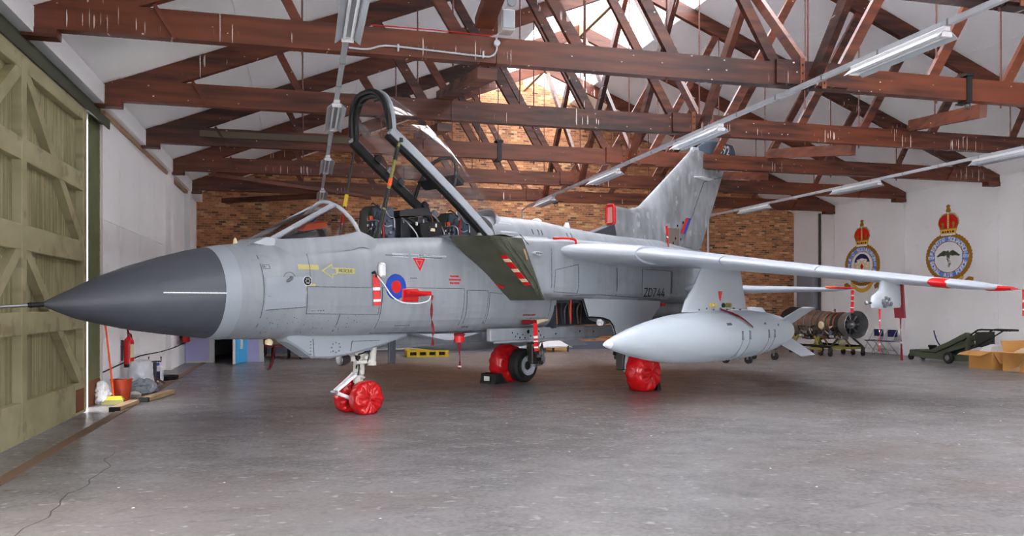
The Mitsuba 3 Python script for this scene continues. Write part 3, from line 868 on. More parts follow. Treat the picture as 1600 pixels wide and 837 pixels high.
cs = [ring(0, (TOPC(2.2) + BOTC(2.2)) / 2, (TOPC(2.2) - BOTC(2.2)) / 2, 1.30, 9, 72, rake)]
cs.append(ring(3.2, (TOPC(3.2) + BOTC(3.2)) / 2, (TOPC(3.2) - BOTC(3.2)) / 2, WC(3.2), 9, 72))
for s in (4.0, 5.2, 6.4, 7.4, 8.5, 9.5, 10.1, 10.6):
    cs.append(ring(s, (TOPC(s) + BOTC(s)) / 2, (TOPC(s) - BOTC(s)) / 2, WC(s), 8 if s < 9 else 5, 72))
mid = adda('centre_fuselage', loft(cs), GREY, jet, smooth=35)


def cside(s, z, off=0.0):
    s = np.asarray(s, float)
    zc, h, w = (TOPC(s) + BOTC(s)) / 2, (TOPC(s) - BOTC(s)) / 2, WC(s)
    return w * np.maximum(1 - np.abs((z - zc) / h) ** 8, 0) ** (1 / 8) + off


# belly between the main wheels, gear bays
adda('belly', loft([ring(s, (1.85 + b) / 2, (1.85 - b) / 2, w, 4, 40) for s, b, w in ((3.9, 1.24, .55), (5.2, 1.26, .60), (6.8, 1.30, .9), (9, 1.42, 1.0), (10.5, 1.65, .95))]), GREY, jet, smooth=35)
bay = adda('gear_bay', cat_([box(4.02, .56, 1.30, 5.6, .60, 1.80), box(4.0, .50, 1.25, 4.06, .74, 1.78), box(4.06, .55, 1.72, 5.0, 1.05, 1.77)]), DGREY, jet, label='open main wheel bay')  # dark grey stands in for the shade inside; the bay itself is paler
for k in range(7):
    adda('bay_pipe', tube(arc([(4.1 + .13 * k, .70 + .05 * (k % 3), 1.76), (4.13 + .13 * k, .68, 1.6), (4.1 + .12 * k, .72 + .04 * (k % 2), 1.32)], 4), .012 + .006 * (k % 2), 6), (COPPER, DSTEEL, STEEL)[k % 3], bay)
adda('bay_rod', cone((4.10, 1.05, 1.38), (4.10, 1.05, 1.78), .014, n=8), RED, bay)

# spine
SP = [(2.62, 3.29, .42), (3.2, 3.33, .44), (4.2, 3.33, .44), (5.0, 3.27, .43), (6.0, 3.22, .42), (7.0, 3.20, .40), (8.5, 3.22, .34), (10.4, 3.06, .26), (10.9, 2.9, .2)]
adda('spine', loft([ring(s, 2.6, z - 2.6, w + .12, 2.6, 48) for s, z, w in SP]), GREY, jet, smooth=35)


def spside(s, z):
    zz, w = np.interp(s, [r[0] for r in SP], [r[1] for r in SP]), np.interp(s, [r[0] for r in SP], [r[2] for r in SP]) + .12
    return w * np.maximum(1 - np.abs((z - 2.6) / (zz - 2.6)) ** 2.6, 0) ** (1 / 2.6)


adda('antenna', lathe([(0, 0), (.11, 0), (.10, .035), (.05, .06), (0, .065)], (4.35, 0, 3.32), (0, 0, 1), 18), WHITE, jet, label='white round aerial on the spine', smooth=40)
adda('beacon', hull([(5.2, -.02, 3.24), (5.2, .02, 3.24), (5.42, -.02, 3.24), (5.42, .02, 3.24), (5.28, .015, 3.38), (5.36, .015, 3.38), (5.28, -.015, 3.38), (5.36, -.015, 3.38)]), WHITE, jet, label='small white blade aerial')
adda('spine_hatch', skin(Polygon([(2.78, 2.98), (2.78, 3.17), (3.12, 3.17), (3.22, 2.98)]), .001, .006, .1, spside), LGREY, jet)
adda('heat_vents', [skin(sbox(s, 3.0, s + .014, 3.10), .001, .012, .2, spside) for s in (3.65, 3.82, 3.92, 4.72, 4.86)], SEAM, jet)


def foil(LE, TE, th, N=24, blunt=0.6):
    """An aerofoil section between two points; th = half-thickness along the given normal."""
    LE, TE = np.asarray(LE, float), np.asarray(TE, float)
    x = 0.5 - 0.5 * np.cos(np.linspace(0, np.pi, N))
    y = 1.9 * (0.2969 * np.sqrt(x) * blunt * 1.35 - .126 * x - .3516 * x ** 2 + .2843 * x ** 3 - .1036 * x ** 4) + .0015
    y = np.maximum(y / y.max(), 0.02)
    up = [LE + (TE - LE) * a for a in x]
    return x, y, np.array(up)


def wingsec(LE, TE, th, nrm=(0, 0, 1), blunt=0.6, N=24):
    x, y, p = foil(LE, TE, th, N, blunt)
    nrm = np.asarray(nrm, float)
    return np.vstack([p + np.outer(y * th, nrm), (p - np.outer(y * th, nrm))[::-1][1:-1]])


# fin: sections at rising z, then rudder, cap, intake scoop
def finsec(z, le, te, th):
    return wingsec((le, 0, z), (te, 0, z), th, (0, 1, 0), 0.6, 20)


LEF = lambda z: np.interp(z, [2.9, 3.80, 3.95, 5.18, 5.62], [6.95, 7.3, 8.0, 9.80, 10.42])
TEF = lambda z: np.interp(z, [2.9, 5.38, 5.62], [10.72, 12.24, 12.38])
TFF = lambda z: np.interp(z, [2.9, 3.5, 4.2, 5.62], [0.24, 0.17, 0.13, 0.07])
zz = [2.9, 3.1, 3.3, 3.5, 3.7, 3.85, 3.95, 4.2, 4.6, 5.0, 5.4, 5.62]
HR = 0.74
fin = adda('tail_fin', loft([finsec(z, LEF(z), TEF(z) - (.02 if z > 2 else 0), TFF(z)) for z in zz]), FING, jet, smooth=40)
adda('fin_cap', loft([finsec(z, le, te, th) for z, le, te, th in ((5.60, 10.62, 12.60, .075), (5.75, 10.75, 12.86, .07), (5.90, 11.05, 12.80, .06), (6.00, 11.45, 12.72, .045), (6.04, 11.7, 12.66, .02))]), BLUEG, fin, label='dark blue-grey fin cap with white numbers', smooth=40)
FT = lambda s, z: np.interp(z, [2.9, 3.5, 4.2, 5.62, 6.0], [.24, .17, .135, .075, .05]) * 0.9 + 0.0 * s


def finside(s, z):
    c = (s - LEF(z)) / (TEF(z) - LEF(z))
    x = np.clip(c, 0, 1)
    y = 1.9 * (0.2969 * np.sqrt(x) * .81 - .126 * x - .3516 * x ** 2 + .2843 * x ** 3 - .1036 * x ** 4) + .0015
    return TFF(z) * np.maximum(y / .1478, .02) * 1.0


xg = 0.5 - 0.5 * np.cos(np.linspace(0, np.pi, 200))
YMAX = float(np.max(1.9 * (0.2969 * np.sqrt(xg) * .81 - .126 * xg - .3516 * xg ** 2 + .2843 * xg ** 3 - .1036 * xg ** 4) + .0015))


def finside(s, z):
    x = np.clip((s - LEF(z)) / (TEF(z) - .02 - LEF(z)), 0, 1)
    y = 1.9 * (0.2969 * np.sqrt(x) * .81 - .126 * x - .3516 * x ** 2 + .2843 * x ** 3 - .1036 * x ** 4) + .0015
    return TFF(z) * np.maximum(y / YMAX, .02)


rud = Polygon([(9.93, 3.12), (11.0, 4.87), (12.04, 5.10), (10.86, 3.12)])
rk = adda('rudder', skin(rud, .002, .012, .14, finside), FING, fin)
adda('rudder_hinge_line', skin(Polygon([(9.915, 3.12), (10.99, 4.87), (11.0, 4.86), (9.93, 3.12)]), .002, .014, .2, finside), SEAM, rk)
adda('rudder_top_line', skin(Polygon([(10.98, 4.87), (12.03, 5.11), (12.03, 5.09), (11.0, 4.85)]), .002, .014, .2, finside), SEAM, rk)
fl = adda('fin_flash', skin(Polygon([(9.86, 3.45), (10.06, 3.45), (10.36, 3.86), (10.16, 3.86)]), .016, .020, .2, finside), BLUE, fin, label='blue half of the fin flash')
adda('fin_flash', skin(Polygon([(9.78, 3.45), (9.92, 3.45), (10.22, 3.86), (10.08, 3.86)]), .018, .022, .2, finside), RED, fin, label='red half of the fin flash')
adda('tail_number', [skintext('092', 11.72, 5.71, 0.24, .012, lambda s, z: .06 + 0 * s + 0 * z, True)], WHITE, fin, label='white number 092')
adda('warning_receiver', lathe([(0, 0), (.05, 0), (.06, .1), (.05, .45), (0, .5)], (12.35, 0, 5.52), (1, 0, 0), 14), DSTEEL, fin, smooth=40)
adda('fin_aerial', hull([(10.38, .07, 4.93), (10.38, .07, 4.90), (11.2, .06, 4.93), (11.2, .06, 4.90), (10.55, .26, 4.92), (11.15, .26, 4.92)]), WHITE, fin, label='small white fence aerial on the fin')
adda('fin_light', hull([(10.40, -.05, 5.55), (10.40, .05, 5.55), (10.72, -.06, 5.55), (10.72, .06, 5.55), (10.45, .03, 5.68), (10.7, .05, 5.70), (10.45, -.03, 5.68), (10.7, -.05, 5.70)]), LGREY, fin)
# dorsal ram intake at the fin root
adda('dorsal_scoop', loft([np.array([[s + sh * k, w * c, 3.1 + h * k] for c, k in [(-1, 0), (-1, .5), (-.85, .85), (-.4, 1), (.4, 1), (.85, .85), (1, .5), (1, 0)]]) for s, w, h, sh in ((6.90, .10, .77, .0), (7.25, .13, .76, 0), (7.9, .15, .74, 0), (8.6, .14, .6, 0))]), FING, fin, smooth=30)
adda('scoop_ramp', hull([(6.02, -.12, 3.20), (6.02, .12, 3.20), (6.88, -.10, 3.46), (6.88, .10, 3.46), (6.88, -.16, 3.2), (6.88, .16, 3.2)]), DGREY, fin, label='dark ramp under the dorsal scoop')
adda('panel', skin(Polygon([(8.95, 3.12), (9.72, 3.14), (9.70, 3.56), (8.98, 3.52)]), .004, .010, .1, finside), mat('bare_panel', lin(112, 100, 92), .5), fin, label='unpainted brownish panel at the fin root')
for s, z in ((9.5, 3.3), (9.36, 3.18), (9.92, 3.72), (9.6, 3.62), (9.82, 3.30)):
    adda('latch_hole', skin(Point(s, z).buffer(.032, 5), .008, .014, .3, finside), BLACK, fin)
adda('root_fairing', hull([(8.2, -.3, 2.9), (8.2, .3, 2.9), (10.95, -.25, 2.85), (10.95, .25, 2.85), (8.4, -.22, 3.12), (8.4, .22, 3.12), (10.75, -.16, 3.05), (10.75, .16, 3.05)]), FING, fin, smooth=30)

# wings
def wing(sg):
    nm = 'port' if sg > 0 else 'starboard'
    W = [wingsec((le, sg * t, z), (te, sg * tt, z + dz), th, (0, 0, 1), .75, 28) for le, t, te, tt, z, dz, th in (
        (4.36, 2.30, 8.05, 1.75, 2.60, -.04, .165), (4.78, 3.2, 8.10, 2.9, 2.50, -.04, .145), (5.25, 4.2, 8.16, 4.0, 2.37, -.04, .12), (5.72, 5.2, 8.22, 5.15, 2.235, -.03, .105), (6.28, 6.4, 8.28, 6.6, 2.08, -.03, .085), (6.50, 6.90, 8.32, 7.20, 2.02, -.02, .075), (6.72, 7.08, 8.34, 7.44, 1.99, -.01, .05), (7.0, 7.18, 8.32, 7.50, 1.975, 0, .015))]
    w = adda('wing', loft(W), WINGG, jet, smooth=40)
    G = [wingsec((le, sg * t, z), (te, sg * t, z - .03), th, (0, 0, 1), .85, 28) for le, t, te, z, th in ((3.40, 1.12, 8.3, 2.66, .20), (3.46, 1.34, 8.2, 2.655, .195), (3.62, 1.55, 8.0, 2.65, .19), (4.02, 2.0, 7.0, 2.615, .178), (4.34, 2.31, 6.0, 2.60, .168))]
    g = adda('wing_glove', loft(G), WINGG, jet, smooth=40)
    for t, le, z in ((3.6, 4.97, 2.45), (5.0, 5.63, 2.265)):
        adda('slat_gap', wingsec_strip(sg, t, le, z), SEAM, w)
    nv = adda('navigation_light', loft([wingsec((le, sg * t, z), (le + .85, sg * (t + .1), z - .01), th, (0, 0, 1), .8, 16) for le, t, z, th in ((6.345, 6.50, 2.065, .03), (6.33, 6.56, 2.055, .078), (6.40, 6.72, 2.04, .078), (6.46, 6.80, 2.03, .03))]), RED, w, label='red navigation light on the wing tip', smooth=30)
    # inboard pylon
    P = [wingsec((le, sg * 3.0, z), (te, sg * 3.0, z), th, (0, 1, 0), .7, 16) for z, le, te, th in ((1.56, 4.74, 7.25, .085), (1.75, 4.86, 7.22, .10), (2.0, 5.15, 7.12, .10), (2.42, 5.52, 6.98, .09))]
    p = adda('wing_pylon', loft(P), LGREY, jet, smooth=40)
    if sg > 0:
        adda('warning_triangle', cat_([prism(Polygon([(5.90, 1.94), (6.05, 1.94), (6.0, 1.80), (5.975, 1.76), (5.95, 1.80)]), lambda u, v, d: np.stack([u, 3.098 + d, v], 1), 0, .008)]), RED, p)
        for s, m in ((5.62, YELLOW), (5.70, WHITE), (5.78, YELLOW), (6.12, SOFTB), (6.28, STANDY), (6.38, STANDY)):
            adda('fastener', cone((s, 3.07, 1.68), (s, 3.112, 1.68), .042 if m != WHITE else .02, n=12), m, p)
        for k in range(7):
            adda('rivet', cone((5.2 + .27 * k, 3.07, 1.60 + .02 * (k % 2)), (5.2 + .27 * k, 3.106, 1.60 + .02 * (k % 2)), .014, n=8), SEAM, p)
    # outboard pylon
    t = 5.9
    Q = [wingsec((le, sg * t, z), (te, sg * t, z), th, (0, 1, 0), .9, 16) for z, le, te, th in ((1.64, 5.62, 7.10, .06), (1.70, 5.60, 7.10, .085), (1.83, 5.72, 7.08, .09), (1.93, 6.05, 7.05, .08), (2.12, 6.15, 7.02, .075))]
    q = adda('outer_pylon', loft(Q), LGREY, jet, smooth=40)
    if sg > 0:
        for s, z, r in ((5.95, 1.74, .05), (6.05, 1.80, .03), (6.1, 1.70, .045), (6.2, 1.78, .03), (6.02, 1.67, .03), (6.3, 1.70, .04)):
            adda('fitting', cone((s, t + .07, z), (s, t + .115, z), r, n=10), SEAM, q)
        adda('nose_fitting', cone((5.42, t, 1.72), (5.62, t, 1.72), .018, n=8), DSTEEL, q)
        adda('nose_knob', lathe([(0, -.035), (.03, -.02), (.035, 0), (.03, .02), (0, .035)], (5.42, t, 1.72), (1, 0, 0), 12), STEEL, q, smooth=True)
    return w


def wingsec_strip(sg, t, le, z):
    x, y, p = foil((le, sg * t, z), (8.1, sg * t, z), 1, 28, .75)
    th = np.interp(t, [2.3, 3.2, 4.2, 5.2, 6.4], [.165, .145, .12, .105, .085])
    k = 9
    a = np.vstack([(p + np.outer(y * (th + .004), [0, 0, 1]))[:k][::-1], (p - np.outer(y * (th + .004), [0, 0, 1]))[1:k]])
    a[:, 0] -= .004
    b = a + np.array([0.004, sg * .012, -.002])
    V = np.vstack([a, b])
    n = len(a)
    F = [(i, i + 1, n + i + 1) for i in range(n - 1)] + [(i, n + i + 1, n + i) for i in range(n - 1)]
    return trimesh.Trimesh(V, np.array(F), process=False)


wing(1)
wing(-1)
for sg in (1, -1):
    adda('taileron', loft([wingsec((le, sg * t, 2.03), (te, sg * tt, 2.03), th, (0, 0, 1), .6, 20) for le, t, te, tt, th in ((7.75, 1.25, 10.6, 1.2, .12), (9.0, 2.4, 10.95, 2.4, .08), (10.25, 3.5, 11.3, 3.55, .045), (10.6, 3.62, 11.32, 3.64, .015))]), WINGG, jet, smooth=40)
    nz = adda('nozzle', lathe([(.48, 0), (.52, .1), (.47, .8), (.40, 1.0), (.36, 1.0), (.42, .7), (.44, 0)], (10.3, sg * .5, 2.2), (1, 0, 0), 28), DSTEEL, jet, smooth=30)
    for k in range(12):
        a = k * math.pi / 6
        adda('petal', beam((10.45, sg * .5 + .51 * math.cos(a), 2.2 + .51 * math.sin(a)), (11.2, sg * .5 + .43 * math.cos(a), 2.2 + .43 * math.sin(a)), .18, .02, (0, math.cos(a), math.sin(a))), STEEL, nz)

# fairing under the nose and the nose wheel well
fsec = []
for s, z0, w in ((-1.42, 1.17, .30), (-1.30, 1.10, .36), (-1.02, .92, .34), (-.7, .90, .34), (-.3, .945, .33), (.3, 1.06, .31), (.78, 1.18, .28)):
    a = 1.26
    w = w * .52
    fsec.append([(s, .15 - w * .96, z0 + .03), (s, .15 - w * .8, z0), (s, .15 + w * .8, z0), (s, .15 + w * .96, z0 + .03), (s - .0, .15 + w, a), (s, .15 - w, a)])
fr = adda('nose_fairing', loft(fsec), PATCH, jet, smooth=20, label='pale grey fairing under the nose')
adda('access_cover', cat_([box(-.72, .32, .99, -.715, .334, 1.0)] + [cone((-.62 + .075 * math.cos(a), .30, 1.06 + .075 * math.sin(a)), (-.62 + .075 * math.cos(a), .333, 1.06 + .075 * math.sin(a)), .011, n=6) for a in np.linspace(0, 5.5, 8)]), SEAM, fr)
for pq in (((-1.0, .329, .95), (-1.02, .331, 1.2)), ((-.35, .323, .99), (-.33, .325, 1.14)), ((-.33, .325, 1.14), (.2, .315, 1.14))):
    adda('seam', beam(*pq, .010, .006, (0, 1, 0)), SEAM, fr)
adda('seam_bolts', [cone((-1.06 + .0 * k, .30, .98 + .045 * k), (-1.06, .335, .98 + .045 * k), .009, n=6) for k in range(5)], SEAM, fr)
adda('nose_lamp', lathe([(0, -.06), (.05, -.05), (.055, .0), (.02, .03)], (-1.68, .25, 1.19), (0.1, .2, 1), 14), CREAM, jet, label='small cream lamp under the nose', smooth=40)
adda('total_temperature_probe', lathe([(0, 0), (.03, .0), (.022, .06), (0, .09)], (-2.05, 0, 2.53), (0, 0, 1), 12), CREAM, jet, smooth=40)
for a in range(2):
    adda('gear_door', rbox(.42, (.24, -.28)[a], .76, .56, (.28, -.24)[a], 1.22, .01), DGREY, jet)

# nose leg
leg = adda('nose_leg', lathe([(0, .34), (.055, .34), (.055, .46), (.075, .47), (.078, .60), (.09, .61), (.09, .86), (.105, .87), (.105, .93), (.08, .94), (.07, 1.2), (0, 1.2)], (0, 0, 0), (.06, 0, 1), 22), OFFW, jet, label='white nose leg with drag links', smooth=30)
adda('cross_head', cat_([rbox(-.16, -.10, .84, .18, .10, .92, .02), cone((-.05, -.16, .98), (-.05, .16, .98), .035), cone((.2, .12, .78), (.24, .12, 1.08), .06), cone((.2, .12, .74), (.2, .12, .80), .075)]), OFFW, leg, smooth=30)
adda('actuator', cat_([cone((.18, .12, .82), (.27, .12, 1.16), .045), cone((.05, .14, 1.0), (.25, .14, .98), .022), cone((.12, -.1, 1.0), (.5, -.1, 1.2), .03)]), LGREY, leg)
adda('link', cat_([beam((-.02, .05, .62), (-.42, .02, .36), .03, .045), beam((-.42, .02, .36), (-.06, .05, .22), .03, .045)]), WHITE, leg)
adda('link', cat_([beam((-.02, -.05, .62), (-.42, -.02, .36), .03, .045), beam((-.42, -.02, .36), (-.06, -.05, .22), .03, .045)]), WHITE, leg)
adda('pivot', cone((-.42, -.06, .36), (-.42, .06, .36), .028), STEEL, leg)
adda('pivot', cone((-.02, -.09, .62), (-.02, .09, .62), .03), STEEL, leg)
lt = adda('landing_lamp', lathe([(0, .02), (.085, .01), (.10, .0), (.10, .06), (.06, .16), (0, .18)], (-.36, .06, .855), (1, 0, .0), 20), DSTEEL, leg, smooth=30)
adda('lamp_glass', lathe([(0, 0), (.085, .0), (.08, -.02), (0, -.035)], (-.36, .06, .855), (1, 0, 0), 20), STEEL, lt, smooth=30)
adda('hoses', [tube(arc(p, 5), .012, 6) for p in ([(-.2, .02, 1.15), (-.12, .1, 1.0), (-.05, .1, .88), (-.07, .08, .7)], [(.1, .14, 1.15), (.0, .14, 1.05), (-.08, .12, .95)], [(-.3, .05, 1.15), (-.25, .08, 1.05), (-.15, .1, .98)])], SOFTB, leg)
adda('lamp_arm', cat_([cone((-.26, .06, .86), (-.05, .04, .90), .028, n=10), rbox(-.2, -.02, .82, -.12, .14, .90, .01)]), OFFW, leg)
for q in ([(-.14, .13, .97), (-.10, .15, .86), (-.04, .12, .74), (-.05, .10, .60)], [(.14, .15, 1.0), (.10, .17, .86), (.08, .12, .72)], [(-.2, .08, .95), (-.08, .17, .93), (.08, .16, .96), (.2, .12, .95)]):
    adda('brake_line', tube(arc(q, 5), .011, 6), (SOFTB, DSTEEL)[len(q) % 2], leg)
for s_, t_, z_, r_ in ((-.08, .11, .88, .035), (.06, .12, .87, .03), (.0, .10, .70, .022), (.03, .10, .56, .02), (-.12, .12, .95, .04)):
    adda('boss', cone((s_, t_ - .04, z_), (s_, t_ + .05, z_), r_, n=12), (OFFW, SOFTB, STEEL)[int(s_ * 100) % 3], leg)
adda('steering_jack', cat_([cone((-.12, .13, .80), (.16, .13, .80), .032, n=12), cone((.10, .13, .80), (.24, .13, .80), .018, n=10)]), OFFW, leg)
adda('axle', cone((0.03, -.27, .24), (0.03, .27, .24), .04), STEEL, leg)
for t in (-.185, .185):
    adda('nose_wheel', lathe([(0, -.07), (.12, -.07), (.13, -.06), (.20, -.07), (.228, -.04), (.228, .04), (.20, .07), (.13, .06), (.12, .07), (0, .07)], (.03, t, .24), (0, 1, 0), 28), RUBBER, jet, smooth=30)
# main legs and wheels
for sg, s0 in ((1, 5.55), (-1, 5.62)):
    ml = adda('main_leg', cat_([cone((s0 + .2, sg * .95, 1.7), (s0 + .02, sg * 1.32, .42), .075), cone((s0 + .55, sg * .8, 1.7), (s0 + .05, sg * 1.25, .62), .04), cone((s0 + .1, sg * 1.2, .40), (s0 + .1, sg * 1.5, .40), .06)]), LGREY, jet, smooth=30)
    adda('hydraulic_unit', cat_([rbox(s0 - .09, sg * 1.2 - .09, .40, s0 + .13, sg * 1.2 + .09, .86, .02), cone((s0 + .1, sg * 1.2, .9), (s0 + .16, sg * 1.18, .55), .045), cone((s0 - .05, sg * 1.16, .95), (s0 - .02, sg * 1.16, .4), .03)]), DSTEEL, ml)
    adda('hose', [tube(arc([(s0 + .1, sg * 1.3 - .3 * sg, .85), (s0 + .22 + .05 * k, sg * 1.15, .70), (s0 + .24 + .04 * k, sg * 1.12, .52 - .05 * k), (s0 + .1, sg * 1.2, .38 - .03 * k)], 6), .014, 6) for k in range(3)], (STEEL if sg < 0 else SOFTB), ml)
    for k in range(6):
        adda('brake_fitting', cone((s0 - .1 + .05 * k, sg * 1.10, .80 - .075 * k), (s0 - .1 + .05 * k, sg * 1.04, .80 - .075 * k), .03 + .008 * (k % 3), n=10), (STEEL, SOFTB, DGREY)[k % 3], ml)
    adda('wheel_rim', lathe([(.10, 0), (.20, 0), (.22, -.03), (.22, -.05), (.17, -.02), (.10, -.02)], (s0 + (.17 if sg > 0 else -.08), sg * (1.58 - .14 if sg > 0 else 1.40 - .13), .365), (0, sg, 0), 24), LGREY, ml, smooth=30)
    adda('scissor', cat_([beam((s0 + .1, sg * 1.22, .62), (s0 + .36, sg * 1.22, .54), .05, .04), beam((s0 + .36, sg * 1.22, .54), (s0 + .10, sg * 1.22, .36), .05, .04)]), LGREY, ml)
    adda('main_wheel', lathe([(0, -.12), (.2, -.12), (.22, -.10), (.33, -.14), (.365, -.09), (.365, .09), (.33, .14), (.22, .10), (.2, .12), (0, .12)], (s0 + (.17 if sg > 0 else -.08), sg * (1.58 if sg > 0 else 1.40), .365), (0, 1, 0), 32), RUBBER, jet, smooth=30)
# port gear door with its rounded cut-out and landing lamp
gd = Polygon([(4.29, 1.83), (4.46, 1.47), (4.86, 1.45), (5.02, 1.40), (5.10, 1.28), (5.13, 1.13), (5.6, 1.05), (6.3, 1.25), (6.95, 1.62), (7.0, 1.75), (6.7, 1.81)])


def gdsurf(s, z):
    return 1.18 + .24 * np.sin(np.clip((s - 4.6) / 2.3, 0, 1) * np.pi) * np.clip((1.84 - z) / .7, 0, 1) + .0 * z


gp = adda('main_gear_door', skin(gd, -.03, .015, .10, gdsurf), LGREY, jet, smooth=30)
edge = [(4.30, 1.80), (4.46, 1.46), (4.86, 1.44), (5.03, 1.39), (5.11, 1.28), (5.14, 1.12)]
adda('door_seal', tube([(s, float(gdsurf(s, z)) + .0, z) for s, z in edge], .018, 6), SOFTB, gp)
adda('landing_light', lathe([(0, .0), (.07, .0), (.085, .02), (.085, .06), (0, .07)], (4.90, 1.14, 1.35), (1, -.35, 0), 20), STEEL, gp, smooth=30)
adda('light_lens', cat_([lathe([(0, 0), (.03, 0), (.028, -.02), (0, -.028)], wpo, (1, -.35, 0), 12) for wpo in ((4.885, 1.17, 1.38), (4.885, 1.11, 1.385), (4.885, 1.145, 1.315))]), WHITEG, gp, smooth=30)
# shoulder pylons under the belly
for sg, m in ((1, GREY), (-1, GREY)):
    sp = adda('belly_pylon', cat_([rbox(2.35 if sg > 0 else .2, sg * .60 - .05, 1.05 if sg > 0 else .98, 6.3 if sg > 0 else 3.4, sg * .60 + .05, 1.27, .015), rbox(2.5 if sg > 0 else .8, sg * .6 - .03, 1.01 if sg > 0 else .94, 5.6 if sg > 0 else 2.6, sg * .6 + .03, 1.06, .01)]), GREY, jet, label='flat belly pylon with bolt holes' if sg > 0 else None)
    if sg > 0:
        for s, z, r in ((3.35, 1.20, .035), (3.0, 1.12, .014), (3.06, 1.17, .012), (3.12, 1.10, .016), (3.2, 1.15, .014), (3.26, 1.09, .015), (3.42, 1.12, .016), (3.5, 1.19, .014), (3.55, 1.1, .014), (3.65, 1.2, .016), (3.7, 1.13, .013), (2.92, 1.19, .014), (4.15, 1.14, .016), (4.9, 1.17, .02), (5.35, 1.15, .02), (3.8, 1.09, .012)):
            adda('bolt_hole', cone((s, .64, z), (s, .654, z), r, n=8), BLACK, sp)
adda('gun_trough', hull([(.9, .1, 1.22), (.9, .45, 1.22), (2.3, .1, 1.2), (2.3, .45, 1.2), (1.5, .15, 1.10), (1.5, .42, 1.10), (1.7, .15, 1.10), (1.7, .42, 1.10)]), LGREY, jet)

# intake side panels, plates, seams, markings on the skin
def seam(pts, w=.013, surf=None, holder=fuse):
    out = []
    for (a, b), (c, d) in zip(pts[:-1], pts[1:]):
        v = np.array([c - a, d - b])
        n = np.array([-v[1], v[0]]) / (np.linalg.norm(v) + 1e-9) * w / 2
        out.append(skin(Polygon([(a + n[0], b + n[1]), (c + n[0], d + n[1]), (c - n[0], d - n[1]), (a - n[0], b - n[1])]), .003, .007, .12, surf))
    return adda('panel_seam', out, SEAM, holder)


def plate(name, pts, surf=None, holder=fuse, m=None, lab=None, frame_=True):
    k = adda(name, skin(Polygon(pts), .001, .006, .10, surf), m or GREY, holder, label=lab)
    if frame_:
        P = Polygon(pts)
        adda('seam', skin(P.buffer(.008).difference(P.buffer(-.003)), .003, .008, .12, surf), SEAM, k)
    return k


plate('access_panel', [(-1.33, 1.57), (-.10, 1.55), (-.08, 1.945), (-1.35, 1.94)])
plate('access_panel', [(-.06, 1.26), (1.66, 1.24), (1.66, 1.955), (-.04, 1.95)])
plate('access_panel', [(1.76, 1.24), (2.22, 1.24), (2.22, 1.93), (1.73, 1.93)])
plate('access_panel', [(2.27, 1.24), (3.88, 1.24), (3.88, 1.79), (2.27, 1.90)])
plate('access_panel', [(-1.97, 1.62), (-1.37, 1.66), (-1.37, 2.08), (-1.97, 2.05)], m=PATCH, frame_=False)
seam([(-.78, 1.30), (-.78, 1.55)])
seam([(-1.95, 1.62), (-1.35, 1.66)])
seam([(-2.0, z) for z in np.linspace(1.24, 2.50, 9)])
seam([(-1.66, 2.52), (-1.52, 2.47), (-.46, 2.60)])
seam([(-1.30, 2.06), (-1.30, 2.40)], .008)
for k in range(90):
    pass
sp_ = [Point(rng.uniform(-1.95, -.1), rng.uniform(1.28, 1.56)).buffer(.004 + .004 * rng.random(), 3) for _ in range(60)]
adda('rivets', [skin(p, .001, .003, .5) for p in sp_], SEAM, fuse, kind='stuff')
# roundel
def disc(s, z, r):
    return Polygon([(s + r * math.cos(a), z + r * math.sin(a)) for a in np.linspace(0, 2 * math.pi, 40, endpoint=False)])


rd = adda('roundel', skin(disc(.21, 1.965, .195), .007, .010, .08), BLUE, fuse, label='blue and red roundel')
adda('centre', skin(disc(.215, 1.965, .095), .009, .012, .08), RED, rd)
# yellow stencils and arrow
ys = [sbox(-1.48, 2.18, -1.16, 2.25), sbox(-.86, 2.14, -.55, 2.22), sbox(-1.42, 1.84, -1.20, 1.875), sbox(-1.42, 1.93, -1.22, 1.985)]
for q in ys:
    adda('stencil', skin(q, .001, .004, .1), PALEY, fuse)
adda('rescue_arrow', skin(Polygon([(-1.12, 2.17), (-.93, 2.28), (-.93, 2.22), (-.86, 2.22), (-.86, 2.12), (-.93, 2.12), (-.93, 2.06)]).difference(Polygon([(-1.08, 2.17), (-.945, 2.25), (-.945, 2.205), (-.875, 2.205), (-.875, 2.135), (-.945, 2.135), (-.945, 2.09)])), .001, .004, .1), PALEY, fuse)
adda('rescue_text', [skintext('RESCUE', -.83, 2.158, .045, .004)], OLIVE, fuse)
# red triangle and stencils
adda('seat_warning', skin(Polygon([(.57, 2.42), (.82, 2.42), (.695, 2.22)]).difference(Polygon([(.62, 2.395), (.77, 2.395), (.695, 2.27)])), .001, .004, .2), RED, fuse, label='red ejection seat warning triangle')
adda('seat_warning', skin(Polygon([(.645, 2.385), (.745, 2.385), (.695, 2.29)]), .001, .004, .2), RED, fuse)
def tiny_lines(s, z, w, h):
    """Lettering too small to read: a row of short strokes."""
    out, x = [], s
    while x < s + w:
        l = .014 + .018 * rng.random()
        out.append(sbox(x, z, x + l, z + h))
        x += l + .010
    return unary_union(out)


